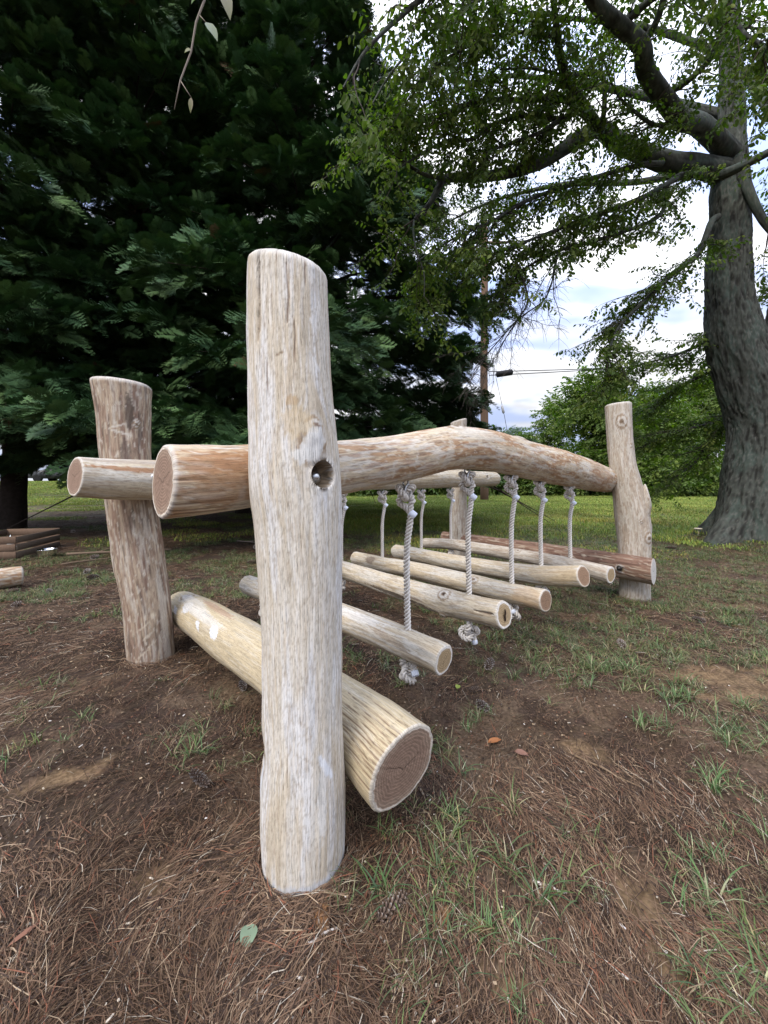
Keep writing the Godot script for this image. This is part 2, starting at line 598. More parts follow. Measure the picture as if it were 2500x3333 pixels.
func add_log(root: Node3D, called: String, pts: Array, rads: Array, o: Dictionary, ends: Array, label := "") -> MeshInstance3D:
	var ms := log_mesh(pts, rads, o)
	var p := part_w(root, called, ms[0], M.wood)
	if label: p.set_meta("label", label)
	for e in 2:
		if ends[e]: part(p, "end_face", ms[e + 1], ends[e])
	return p

# a domed bolt head on a washer, axis n
func bolt(parent: Node3D, at: Vector3, n: Vector3, r: float, dark := false) -> void:
	var y := n.normalized()
	var x := y.cross(Vector3.UP)
	if x.length() < 0.1: x = Vector3.RIGHT
	x = x.normalized()
	var b := Buf.new()
	var bs := Basis(x, y, x.cross(y))
	b.lathe(at, [[0.0, -0.26 * r], [r * 1.5, -0.26 * r], [r * 1.55, 0.0], [r * 1.5, 0.2 * r], [r * 1.05, 0.26 * r]], 28, bs)
	b.lathe(at, [[r, 0.2 * r], [r, 0.6 * r], [r * 0.92, 0.95 * r], [r * 0.72, 1.32 * r], [r * 0.4, 1.62 * r], [0.0, 1.72 * r]], 28, bs)
	part(parent, "bolt", b.mesh(), M.dark_steel if dark else M.steel)

func build_frame() -> void:
	var root := thing("log_frame", Vector3(0.55, 0.0, -3.1), "peeled log climbing frame of four upright posts, two top beams and two cross logs", "climbing frame")
	var up := Vector3(0, 0, 1)
	# front post
	var p := add_log(root, "post",
		[V(-0.258, -0.05, 1.24), V(-0.259, 0.15, 1.24), V(-0.260, 0.5, 1.24), V(-0.263, 0.8, 1.24), V(-0.272, 1.05, 1.24), V(-0.284, 1.2, 1.24), V(-0.291, 1.34, 1.24), V(-0.302, 1.55, 1.24), V(-0.307, 1.75, 1.24), V(-0.309, 1.895, 1.24)],
		[0.128, 0.134, 0.126, 0.129, 0.138, 0.144, 0.139, 0.132, 0.127, 0.123],
		{"style": "pale", "seed": 3.0, "sides": 216, "step": 0.0065, "ref": up, "tilt1": Vector2(-0.08, -0.17), "round1": 0.03, "round0": 0.02, "wobble": 0.035,
		"holes": [[1.262, 0.84, 0.044, 0.075]],
		"knots": [[1.345, 0.62, 0.008, 0.050], [1.395, 0.66, 0.006, 0.034], [0.40, -1.30, -0.012, 0.055]],
		"cracks": [[-0.50, 1.66, 1.95, 0.0055, 0.03], [0.22, 1.72, 1.90, 0.0028, 0.004], [0.35, 1.60, 1.74, 0.0022, 0.003], [0.62, 1.84, 1.95, 0.0018, 0.002], [-0.05, 1.88, 1.95, 0.0018, 0.002], [-0.3, 1.5, 1.62, 0.0016, 0.002]],
		"marks": [[1.36, 0.66, 0.062, 0.034, Color(0.70, 0.685, 0.65, 0.95), 0.35], [1.325, 0.36, 0.030, 0.030, Color(0.71, 0.70, 0.67, 0.95), 0.0], [1.40, 0.50, 0.014, 0.04, Color(0.66, 0.62, 0.54, 0.8), 0.2], [1.41, 0.72, 0.007, 0.016, Color(0.22, 0.14, 0.09, 0.9), 0.3], [1.345, 0.30, 0.006, 0.008, Color(0.34, 0.24, 0.15, 0.8), 0.0], [1.62, 0.05, 0.004, 0.02, Color(0.24, 0.17, 0.11, 0.85), -0.4], [0.40, 0.72, 0.05, 0.012, Color(0.74, 0.76, 0.79, 0.9), -0.5], [0.30, 0.62, 0.12, 0.016, Color(0.68, 0.67, 0.64, 0.7), 0.0], [1.48, 0.22, 0.018, 0.02, Color(0.44, 0.31, 0.17, 0.7), 0.0], [1.42, 0.3, 0.05, 0.05, Color(0.52, 0.41, 0.26, 0.6), 0.3], [1.60, 0.82, 0.04, 0.006, Color(0.70, 0.68, 0.64, 0.9), -0.5], [1.72, 0.80, 0.035, 0.005, Color(0.70, 0.68, 0.64, 0.9), -0.4], [0.05, 0.3, 0.035, 0.16, Color(0.55, 0.58, 0.64, 0.55), 0.0], [0.33, -1.2, 0.07, 0.02, Color(0.66, 0.68, 0.71, 0.8), 0.0]]},
		[null, M.end_tan], "tall pale front post with a drilled bolt hole")
	bolt(p, V(-0.284 + 0.144 * sin(0.84) * 0.52, 1.21, 1.24 - 0.144 * cos(0.84) * 0.52), Vector3(sin(0.84), 0, cos(0.84)), 0.024)
	# rear left post, leaning
	p = add_log(root, "post",
		[V(-1.546, -0.06, 2.59), V(-1.565, 0.1, 2.59), V(-1.592, 0.367, 2.59), V(-1.628, 0.59, 2.59), V(-1.66, 0.82, 2.59), V(-1.69, 1.04, 2.59), V(-1.725, 1.3, 2.59), V(-1.738, 1.486, 2.59), V(-1.742, 1.654, 2.59), V(-1.752, 1.78, 2.59), V(-1.758, 1.86, 2.59)],
		[0.137, 0.139, 0.141, 0.146, 0.147, 0.147, 0.146, 0.149, 0.156, 0.166, 0.174],
		{"style": "brown", "seed": 8.0, "sides": 110, "step": 0.011, "ref": up, "tilt1": Vector2(0.0, -0.15), "round1": 0.026,
		"knots": [[1.64, 1.0, 0.010, 0.024], [1.30, -1.3, 0.012, 0.05], [0.75, -1.4, 0.016, 0.08]],
		"marks": [[1.72, 0.75, 0.13, 0.028, Color(0.10, 0.075, 0.06, 0.8), 0.0], [1.40, 0.55, 0.16, 0.03, Color(0.13, 0.095, 0.08, 0.75), 0.0], [1.58, 0.4, 0.008, 0.07, Color(0.62, 0.57, 0.49, 0.8), 0.3], [1.62, 0.3, 0.006, 0.06, Color(0.62, 0.57, 0.49, 0.8), -0.35], [0.26, 0.5, 0.008, 0.05, Color(0.6, 0.52, 0.41, 0.8), -0.6], [0.32, 0.3, 0.006, 0.06, Color(0.6, 0.52, 0.41, 0.7), -0.6], [0.20, 0.6, 0.007, 0.04, Color(0.6, 0.52, 0.41, 0.8), -0.6], [0.15, 0.2, 0.006, 0.05, Color(0.6, 0.52, 0.41, 0.7), -0.6], [0.38, 0.75, 0.018, 0.02, Color(0.64, 0.55, 0.42, 0.8), -0.3]]
			+ [[0.9, -1.25, 0.95, 0.045, Color(0.52, 0.48, 0.42, 0.8), 0.0], [0.3, 1.25, 0.4, 0.03, Color(0.50, 0.45, 0.38, 0.7), 0.0]]},
		[null, M.end_tan], "leaning brown and cream streaked post")
	# far right post with a sawn-off branch
	p = add_log(root, "post",
		[V(2.567, -0.06, 3.95), V(2.566, 0.2, 3.95), V(2.562, 0.484, 3.95), V(2.552, 0.73, 3.95), V(2.522, 0.958, 3.95), V(2.478, 1.2, 3.95), V(2.44, 1.394, 3.95), V(2.412, 1.7, 3.95), V(2.397, 1.985, 3.95)],
		[0.138, 0.139, 0.147, 0.154, 0.150, 0.133, 0.120, 0.119, 0.122],
		{"style": "grey", "seed": 14.0, "sides": 100, "step": 0.012, "ref": up, "tilt1": Vector2(0.02, 0.03), "round1": 0.016,
		"knots": [[1.86, -0.35, 0.012, 0.060], [0.69, 0.35, 0.014, 0.05], [0.86, -0.1, 0.006, 0.02], [0.78, 1.5, 0.020, 0.06], [1.62, 0.3, 0.005, 0.02]],
		"holes": [[1.36, 1.25, 0.028, 0.05]]},
		[null, M.end_tan], "far right post with eye-shaped knot and sawn branch stub")
	var stub := log_mesh([V(2.55, 0.78, 3.93), V(2.60, 0.90, 3.90), V(2.63, 1.00, 3.875), V(2.65, 1.06, 3.86)], [0.11, 0.098, 0.082, 0.072],
		{"style": "grey", "seed": 15.0, "sides": 40, "step": 0.012, "ref": up, "tilt1": Vector2(-0.55, -1.25), "round1": 0.016})
	var sp := part(p, "branch_stub", stub[0], M.wood)
	sp.set_meta("label", "sawn-off branch stub")
	part(p, "stub_face", stub[2], M.end_tan)
	# far post behind the arched beam
	p = add_log(root, "post", [V(1.04, -0.06, 5.32), V(1.035, 0.6, 5.32), V(1.032, 1.2, 5.32), V(1.03, 1.7, 5.32), V(1.03, 2.03, 5.32)], [0.112, 0.110, 0.106, 0.108, 0.112],
		{"style": "grey", "seed": 19.0, "sides": 64, "step": 0.016, "ref": up, "tilt1": Vector2(0.0, 0.28), "round1": 0.02, "cracks": [[0.2, 0.55, 0.75, 0.002, 0.01], [-0.4, 0.5, 0.62, 0.003, 0.01]]},
		[null, M.end_tan], "far post partly hidden behind the arched beam")
	# arched top beam
	p = add_log(root, "top_beam",
		[V(-0.678, 1.195, 1.18), V(-0.55, 1.205, 1.30), V(-0.433, 1.222, 1.414), V(-0.19, 1.255, 1.648), V(0.10, 1.315, 1.93), V(0.36, 1.378, 2.17), V(0.52, 1.392, 2.31), V(0.72, 1.385, 2.50), V(1.045, 1.352, 2.82), V(1.35, 1.318, 3.09), V(1.595, 1.295, 3.35), V(1.95, 1.25, 3.69), V(2.30, 1.21, 4.03), V(2.42, 1.20, 4.15)],
		[0.114, 0.112, 0.111, 0.114, 0.117, 0.124, 0.125, 0.130, 0.137, 0.143, 0.146, 0.145, 0.132, 0.125],
		{"style": "orange", "seed": 23.0, "sides": 120, "step": 0.011, "round0": 0.008, "tilt0": Vector2(0.10, 0.04), "wobble": 0.045,
		"knots": [[1.48, 0.35, 0.010, 0.05], [2.2, 0.2, 0.012, 0.07], [0.85, -0.3, 0.006, 0.04]],
		"marks": [[0.20, 1.95, 0.012, 0.05, Color(0.64, 0.60, 0.54, 0.7), 0.0], [0.27, 2.6, 0.11, 0.05, Color(0.62, 0.57, 0.48, 0.75), 0.0], [0.17, 1.15, 0.06, 0.022, Color(0.24, 0.145, 0.095, 0.8), 0.2], [0.30, 1.6, 0.10, 0.05, Color(0.31, 0.15, 0.08, 0.7), 0.0], [0.20, 1.25, 0.20, 0.07, Color(0.38, 0.205, 0.10, 0.6), 0.0], [0.16, 1.9, 0.16, 0.05, Color(0.37, 0.22, 0.12, 0.55), 0.0], [0.62, 1.9, 0.008, 0.05, Color(0.66, 0.60, 0.5, 0.8), 0.2], [0.9, 2.0, 0.006, 0.05, Color(0.66, 0.60, 0.5, 0.8), -0.2], [1.05, 1.7, 0.006, 0.04, Color(0.66, 0.60, 0.5, 0.8), 0.5], [1.3, 1.8, 0.03, 0.09, Color(0.60, 0.54, 0.45, 0.7), 0.6],
			[1.9, 1.9, 0.008, 0.07, Color(0.66, 0.60, 0.5, 0.7), 0.7], [2.05, 1.7, 0.007, 0.06, Color(0.66, 0.60, 0.5, 0.7), 0.6], [2.2, 1.9, 0.008, 0.06, Color(0.66, 0.60, 0.5, 0.7), 0.7], [2.4, 2.1, 0.007, 0.05, Color(0.66, 0.60, 0.5, 0.7), 0.5], [2.7, 1.8, 0.009, 0.06, Color(0.66, 0.60, 0.5, 0.7), 0.6], [2.95, 2.0, 0.008, 0.06, Color(0.66, 0.60, 0.5, 0.7), 0.6], [1.6, 0.9, 0.25, 0.05, Color(0.60, 0.55, 0.46, 0.6), 0.1], [3.6, 1.6, 0.3, 0.2, Color(0.36, 0.22, 0.13, 0.4), 0.1]],
		"cracks": [[2.45, 0.0, 0.34, 0.003, 0.004], [2.62, 0.0, 0.30, 0.003, 0.004], [2.2, 0.0, 0.2, 0.003, 0.003], [1.9, 0.0, 0.15, 0.003, 0.003], [1.5, 0.0, 0.12, 0.003, 0.003], [2.9, 0.0, 0.26, 0.003, 0.003]]},
		[M.end_brown, M.end_tan], "thick arched top beam with rusty bark streaks")
	# straight top beam behind
	p = add_log(root, "top_beam", [V(-1.735, 1.222, 2.163), V(-1.50, 1.205, 2.42), V(-0.93, 1.21, 3.005), V(-0.02, 1.22, 3.94), V(0.83, 1.22, 4.81), V(1.178, 1.222, 5.16), V(1.60, 1.222, 5.59)], [0.112, 0.123, 0.118, 0.112, 0.108, 0.106, 0.103],
		{"style": "tan", "seed": 29.0, "sides": 84, "step": 0.014, "tilt0": Vector2(0.02, 0.15), "round0": 0.006, "round1": 0.012,
		"marks": [[0.25, 1.05, 0.26, 0.018, Color(0.33, 0.16, 0.07, 0.85), 0.05], [0.32, 0.5, 0.4, 0.03, Color(0.36, 0.30, 0.25, 0.6), 0.0]],
		"holes": [[4.42, 1.3, 0.026, 0.04]]},
		[M.end_brown, M.end_tan], "straight top beam with a brown stripe")
	bolt(p, V(-1.40, 1.215, 2.357), Vector3(0.72, 0.0, 0.70), 0.017)
	# near cross log, bolted low between the front and the rear left post
	p = add_log(root, "cross_log", [V(-1.60, 0.225, 3.0), V(-1.50, 0.235, 2.90), V(-1.2, 0.26, 2.585), V(-0.8, 0.28, 2.165), V(-0.45, 0.292, 1.80), V(-0.082, 0.288, 1.412), V(0.03, 0.268, 1.296), V(0.066, 0.262, 1.258)], [0.108, 0.120, 0.128, 0.130, 0.128, 0.131, 0.138, 0.140],
		{"style": "honey", "seed": 33.0, "sides": 180, "step": 0.009, "round0": 0.03, "round1": 0.007, "tilt1": Vector2(0.06, -0.05),
		"knots": [[0.30, 0.2, 0.006, 0.05]],
		"marks": [[0.50, 0.75, 0.075, 0.045, Color(0.72, 0.73, 0.74, 0.9), 0.0], [0.33, 1.15, 0.06, 0.02, Color(0.72, 0.73, 0.74, 0.85), 0.3], [0.80, 1.15, 0.05, 0.02, Color(0.74, 0.76, 0.78, 0.9), 0.4], [1.04, 1.0, 0.07, 0.035, Color(0.74, 0.76, 0.78, 0.9), 0.3], [0.55, 0.45, 0.35, 0.05, Color(0.60, 0.57, 0.51, 0.7), 0.1], [0.75, 0.7, 0.4, 0.03, Color(0.60, 0.57, 0.51, 0.6), 0.0], [0.8, 0.0, 0.3, 0.03, Color(0.36, 0.22, 0.15, 0.6), 0.05]],
		"cracks": [[0.5, 2.12, 2.5, 0.0022, 0.0025], [0.75, 2.05, 2.5, 0.0022, 0.0025], [0.95, 2.1, 2.5, 0.0022, 0.0025], [1.15, 2.0, 2.5, 0.0022, 0.0025], [1.35, 2.12, 2.5, 0.0022, 0.0025], [0.25, 2.15, 2.5, 0.0022, 0.0025], [1.6, 2.1, 2.5, 0.0022, 0.0025], [0.0, 2.2, 2.5, 0.0022, 0.002], [0.38, 2.2, 2.5, 0.002, 0.002], [0.62, 2.22, 2.5, 0.002, 0.002], [0.86, 2.1, 2.5, 0.002, 0.002], [1.05, 2.18, 2.5, 0.002, 0.002], [1.25, 2.2, 2.5, 0.002, 0.002]]},
		[M.end_tan, M.end_brown], "thick yellow-tan cross log with brown sawn face")
	# far cross log
	p = add_log(root, "cross_log", [V(2.535, 0.345, 3.622), V(2.385, 0.352, 3.80), V(1.9, 0.37, 4.38), V(1.3, 0.385, 5.05), V(0.85, 0.395, 5.5)], [0.122, 0.121, 0.105, 0.09, 0.08],
		{"style": "rust", "seed": 37.0, "sides": 80, "step": 0.013, "round0": 0.004, "tilt0": Vector2(0.05, 0.1),
		"marks": [[0.2, -2.5, 0.5, 0.05, Color(0.40, 0.33, 0.26, 0.75), 0.0], [0.6, -1.0, 0.03, 0.012, Color(0.6, 0.5, 0.38, 0.8), 0.2], [0.72, -1.2, 0.05, 0.012, Color(0.6, 0.5, 0.38, 0.8), 0.5], [0.24, -1.62, 0.028, 0.03, Color(0.50, 0.42, 0.31, 0.9), 0.0]],
		"holes": [[0.25, -1.64, 0.030, 0.012]]},
		[M.end_white, M.end_tan], "reddish brown cross log with whitish sawn end")
	bolt(p, V(2.362 - 0.768 * 0.112, 0.352, 3.80 - 0.64 * 0.112), Vector3(-0.768, 0.0, 0.64), 0.017, true)

# ---------------------------------------------------------------- rope
func rope_mesh(ctrl: Array, r: float) -> ArrayMesh:
	var q := smooth_path(ctrl, 0.007)
	var b := Buf.new()
	var sides := 7
	for s in 3:
		var x := Vector3.RIGHT
		var acc := 0.0
		var prev := -1
		for i in q.size():
			if i > 0: acc += q[i].distance_to(q[i - 1])
			var t: Vector3 = (q[mini(i + 1, q.size() - 1)] - q[maxi(i - 1, 0)]).normalized()
			x = x - t * x.dot(t)
			if x.length() < 0.05: x = t.cross(Vector3.FORWARD)
			x = x.normalized()
			var y := t.cross(x)
			var ph := acc / 0.058 * TAU + s * TAU / 3.0
			var cen: Vector3 = q[i] + (x * cos(ph) + y * sin(ph)) * r * 0.56
			var first := b.v.size()
			for k in sides + 1:
				var a := TAU * k / sides + ph
				b.add(cen + (x * cos(a) + y * sin(a)) * r * 0.50)
			if prev >= 0:
				for k in sides: b.quad(prev + k, prev + k + 1, first + k + 1, first + k)
			prev = first
	return b.mesh()

func knot_points(at: Vector3, s: float, ex: Vector3, ey: Vector3) -> Array:
	var out := []
	var ez := ex.cross(ey)
	for i in 23:
		var t := PI + 0.30 + (TAU - 0.60) * i / 22.0
		out.append(at + ex * (sin(t) + 2.0 * sin(2.0 * t)) * s + ey * (cos(t) - 2.0 * cos(2.0 * t)) * s * 1.05 + ez * (-sin(3.0 * t)) * s * 1.35)
	return out

func hang_rope(root: Node3D, top: Vector3, bottom: Vector3, log_r: float, side: Vector3, sd: int, tail: Vector3) -> void:
	# top: where the knot meets the beam; bottom: top of the log; side: where the taped tail points
	var r := 0.0176
	var s := 0.0180
	var ex := (Vector3(0.72, 0, -0.69) if sd % 2 == 0 else Vector3(0.66, 0, -0.75))
	var kc := top + Vector3.DOWN * 0.062
	var kp := knot_points(kc, s, ex, Vector3.UP)
	var down := [kp[0] + (bottom - kp[0]) * 0.12 + side * 0.0, bottom.lerp(top, 0.5), bottom, bottom + Vector3.DOWN * log_r]
	down.reverse()
	var first := down.duplicate()
	first.append_array(kp)
	var last: Vector3 = kp[kp.size() - 1]
	var tip := last + side * 0.050 + Vector3.DOWN * 0.026
	first.append(last + side * 0.02 + Vector3.DOWN * 0.004)
	first.append(tip)
	var rp := part_w(root, "rope", rope_mesh(first, r), M.rope)
	var dir := (tip - last).normalized()
	var tb := Buf.new()
	tb.tube([tip - dir * 0.004, tip, tip + dir * 0.030, tip + dir * 0.033], [r * 1.0, r * 1.08, r * 1.12, r * 0.95], 18)
	part(rp, "tape_wrap", tb.mesh(), M.tape)
	# thimble and eye under the beam
	var th := Buf.new()
	var ring := []
	var rr := []
	for i in 19:
		var a := -0.5 + (PI + 1.0) * i / 18.0
		ring.append(kc + Vector3.UP * 0.020 + (ex * cos(a) * 0.021 + Vector3.UP * sin(a) * 0.033) + ex.cross(Vector3.UP) * 0.017)
		rr.append(0.0055)
	th.tube(ring, rr, 8)
	part(rp, "thimble", th.mesh(), M.steel)
	var eb := Buf.new()
	ring = []
	rr = []
	var ey := ex.cross(Vector3.UP)
	for i in 21:
		var a := TAU * i / 20.0
		ring.append(top + Vector3.UP * -0.004 + (ey * cos(a) + Vector3.UP * sin(a)) * 0.018)
		rr.append(0.005)
	eb.tube(ring, rr, 8)
	eb.tube([top + Vector3.UP * 0.012, top + Vector3.UP * 0.09], [0.005, 0.005], 8)
	part(rp, "eye_bolt", eb.mesh(), M.steel)
	# stopper knot under the log
	var lc := bottom + Vector3.DOWN * (log_r * 2.0 + 0.060)
	var lk := knot_points(lc, s, ex.rotated(Vector3.UP, 0.9 + sd), Vector3.DOWN)
	var low := [bottom + Vector3.DOWN * log_r, bottom + Vector3.DOWN * (log_r * 2.0 - 0.012)]
	low.append_array(lk)
	var le: Vector3 = lk[lk.size() - 1]
	low.append(le + tail * 0.4)
	low.append(le + tail)
	part(rp, "stopper_knot", rope_mesh(low, r), M.rope)
	tb = Buf.new()
	dir = tail.normalized()
	tip = le + tail
	tb.tube([tip - dir * 0.004, tip, tip + dir * 0.018, tip + dir * 0.021], [r * 0.98, r * 1.06, r * 1.06, r * 0.9], 18)
	part(rp, "tape_wrap", tb.mesh(), M.tape)

func build_steps() -> void:
	var names := ["nearest swinging log, pale rimmed sawn end, hung by two ropes", "second swinging log, with a knot hole and split hollow end", "third swinging log, with a round reddish sawn end", "fourth swinging log, its end curving up before the far cross log", "farthest swinging log, slim and grey, next to the reddish cross log"]
	# [near end, points, far end], radii, near rope foot, far rope foot, beam undersides
	var L := [
		{"p": [V(0.282, 0.36, 1.80), V(0.20, 0.368, 1.88), V(-0.2, 0.375, 2.27), V(-0.6, 0.36, 2.68), V(-1.05, 0.338, 3.12), V(-1.14, 0.335, 3.217)], "r": [0.071, 0.072, 0.080, 0.084, 0.075, 0.07], "e": M.end_tan, "n": Vector2(0.122, 1.955), "f": Vector2(-0.90, 3.0)},
		{"p": [V(0.656, 0.468, 2.10), V(0.58, 0.455, 2.20), V(0.40, 0.425, 2.46), V(0.2, 0.41, 2.74), V(-0.1, 0.395, 3.16), V(-0.69, 0.37, 3.98)], "r": [0.074, 0.073, 0.086, 0.077, 0.077, 0.075], "e": M.end_tan, "n": Vector2(0.51, 2.31), "f": Vector2(-0.39, 3.56)},
		{"p": [V(1.033, 0.432, 2.46), V(0.884, 0.42, 2.67), V(0.55, 0.395, 3.14), V(0.25, 0.375, 3.57), V(-0.017, 0.345, 3.94), V(-0.32, 0.322, 4.37)], "r": [0.071, 0.070, 0.074, 0.076, 0.073, 0.072], "e": M.end_red, "n": Vector2(0.89, 2.665), "f": Vector2(-0.017, 3.94)},
		{"p": [V(1.39, 0.535, 2.683), V(1.218, 0.465, 2.99), V(1.0, 0.42, 3.38), V(0.7, 0.375, 3.90), V(0.425, 0.345, 4.39), V(0.151, 0.312, 4.87)], "r": [0.073, 0.078, 0.075, 0.076, 0.079, 0.078], "e": M.end_red, "n": Vector2(1.22, 2.99), "f": Vector2(0.425, 4.39)},
		{"p": [V(1.813, 0.445, 3.078), V(1.637, 0.46, 3.39), V(1.3, 0.445, 3.98), V(1.0, 0.42, 4.51), V(0.835, 0.405, 4.81), V(0.561, 0.345, 5.29)], "r": [0.066, 0.060, 0.064, 0.068, 0.066, 0.066], "e": M.end_tan, "n": Vector2(1.64, 3.385), "f": Vector2(0.83, 4.82)},
	]
	var extra := [
		{"style": "tan", "marks": [[0.30, -1.2, 0.16, 0.02, Color(0.36, 0.25, 0.15, 0.5), 0.15], [0.6, -0.6, 0.25, 0.03, Color(0.63, 0.61, 0.57, 0.7), 0.0]]},
		{"style": "tan", "knots": [[0.40, -0.75, 0.016, 0.042], [0.42, -2.4, 0.020, 0.03]], "cracks": [[-1.35, 0.03, 0.15, 0.007, 0.02]], "marks": [[0.40, -0.75, 0.012, 0.008, Color(0.05, 0.03, 0.02, 0.95), 0.4], [0.9, -2.0, 0.4, 0.018, Color(0.10, 0.075, 0.055, 0.85), 0.03], [0.7, -1.7, 0.12, 0.012, Color(0.2, 0.14, 0.1, 0.7), 0.0]]},
		{"style": "tan", "knots": [[0.55, -0.8, 0.010, 0.035]], "marks": [[1.95, -1.0, 0.09, 0.05, Color(0.24, 0.18, 0.13, 0.8), 0.0], [0.1, -1.3, 0.12, 0.08, Color(0.44, 0.30, 0.17, 0.55), 0.0]]},
		{"style": "tan", "marks": [[0.2, -1.2, 0.25, 0.09, Color(0.46, 0.34, 0.19, 0.5), 0.0]]},
		{"style": "grey", "knots": [[0.9, -0.6, 0.008, 0.03]]},
	]
	var beam_y := [1.19, 1.262, 1.245, 1.21, 1.165]
	var tails := [Vector3(0.012, -0.035, 0.03), Vector3(0.03, -0.115, 0.01), Vector3(0.02, -0.03, 0.02), Vector3(0.02, -0.03, 0.0), Vector3(0.0, -0.03, 0.02)]
	for i in 5:
		var l: Dictionary = L[i]
		var pts: Array = l.p
		var root := thing("swinging_log", Vector3(pts[2].x, 0.0, pts[2].z), names[i], "swinging log", "logs hung on ropes inside the climbing frame")
		var o: Dictionary = extra[i]
		o.merge({"seed": 41.0 + i * 5.3, "sides": 88, "step": 0.010, "round0": 0.006, "tilt0": Vector2(0.05, 0.02), "wobble": 0.07})
		var lp := add_log(root, "log", pts, l.r, o, [l.e, M.end_tan])
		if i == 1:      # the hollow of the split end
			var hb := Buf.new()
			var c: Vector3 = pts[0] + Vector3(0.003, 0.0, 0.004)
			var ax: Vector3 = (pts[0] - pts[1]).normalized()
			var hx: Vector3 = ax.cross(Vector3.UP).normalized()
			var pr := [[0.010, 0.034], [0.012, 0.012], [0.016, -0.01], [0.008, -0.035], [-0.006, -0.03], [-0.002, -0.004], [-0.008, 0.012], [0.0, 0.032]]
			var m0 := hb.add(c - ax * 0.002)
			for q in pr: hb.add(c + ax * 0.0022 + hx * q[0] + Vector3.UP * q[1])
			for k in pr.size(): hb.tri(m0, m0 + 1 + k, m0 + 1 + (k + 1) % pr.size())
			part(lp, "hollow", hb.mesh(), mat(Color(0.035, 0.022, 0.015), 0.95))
		for e in 2:
			var at: Vector2 = l.n if e == 0 else l.f
			# height of the log's axis below the rope
			var best := Vector3.ZERO
			var rr := 0.07
			var bd := 9.0
			for k in pts.size() - 1:
				for w in 11:
					var pp: Vector3 = pts[k].lerp(pts[k + 1], w / 10.0)
					var dd := Vector2(pp.x - at.x, -pp.z - at.y).length()
					if dd < bd:
						bd = dd
						best = pp
						rr = lerpf(l.r[k], l.r[k + 1], w / 10.0)
			var by: float = beam_y[i] if e == 0 else 1.105
			var top := V(at.x, by, at.y) + Vector3(-0.012 if e == 0 else 0.0, 0, 0)
			hang_rope(root, top, best + Vector3.UP * rr, rr, Vector3(0.85, -0.25, 0.1).normalized() if e == 0 else Vector3(0.9, -0.2, 0.0).normalized(), i * 2 + e, tails[i] if e == 0 else Vector3(0.01, -0.03, 0.02))

# ---------------------------------------------------------------- ground
func lawn(x: float, d: float) -> float:      # how grassy the ground is, 0 to 1
	var edge := 0.9 * N3(x * 0.35, 31.0, d * 0.35) + 0.5 * N3(x * 1.1, 37.0, d * 1.1)
	var far := ss(6.6, 10.5, d + 0.34 * maxf(x, 0.0) - minf(0.75 * maxf(-x - 0.5, 0.0), 3.4) + edge * 2.6)
	if x < -4.5: far *= ss(13.0, 16.0, d + edge)
	var near := ss(0.02, 0.40, N3(x * 0.9 + 5.0, 41.0, d * 0.9) + 0.12 * ss(0.3, 1.2, x) + 0.25 * N3(x * 3.1, 43.0, d * 3.1) + 0.10 * ss(0.0, 2.0, x) + 0.06 * ss(2.0, 4.0, d) - 0.25 * ss(-0.2, -1.0, x) * ss(4.2, 3.0, d))
	near = maxf(near, ss(-0.10, 0.30, N3(x * 0.7 + 8.0, 49.0, d * 0.9) + 0.3 * N3(x * 2.6, 43.5, d * 2.6)) * ss(2.6, 4.0, d) * ss(0.6, 1.8, x))
	near = maxf(near, 0.75 * ss(0.0, 0.3, N3(x * 0.8 + 2.0, 47.0, d * 1.1)) * ss(2.9, 3.6, d) * ss(7.0, 5.5, d) * ss(-0.2, -0.8, x))
	if x < -0.4 and d > 2.9: return clampf(maxf(far, near * 0.8), 0.0, 1.0)
	return clampf(maxf(far, near * 0.75 * ss(-2.6, 0.3, x + 0.45 * d - 1.0)), 0.0, 1.0)

func sandy(x: float, d: float) -> float:
	var s := 0.0
	for q in [[0.72, 1.06, 0.075, 0.20, 0.3], [-1.27, 1.55, 0.15, 0.07, -0.5], [0.90, 1.72, 0.16, 0.07, 0.4], [0.30, 0.93, 0.10, 0.05, 0.2], [2.1, 2.25, 0.55, 0.28, 0.2], [3.4, 3.7, 0.5, 0.12, 0.1], [1.75, 3.4, 0.4, 0.1, 0.0], [-0.72, 1.15, 0.08, 0.05, 0.0], [1.7, 1.55, 0.10, 0.25, 0.3]]:
		var dx: float = x - q[0]
		var dd: float = d - q[1]
		var u := dx * cos(q[4]) - dd * sin(q[4])
		var w := dx * sin(q[4]) + dd * cos(q[4])
		s = maxf(s, ss(0.0, 0.45, 1.0 - sqrt(pow(u / q[2], 2.0) + pow(w / q[3], 2.0)) + 0.75 * N3(x * 7.0, 51.0, d * 7.0)))
	return s

func axis_steps(parts: Array) -> PackedFloat32Array:
	var out := PackedFloat32Array()
	for p in parts:
		var n := maxi(1, int(round((p[1] - p[0]) / p[2])))
		for i in n: out.append(lerpf(p[0], p[1], float(i) / n))
	out.append(parts[parts.size() - 1][1])
	return out

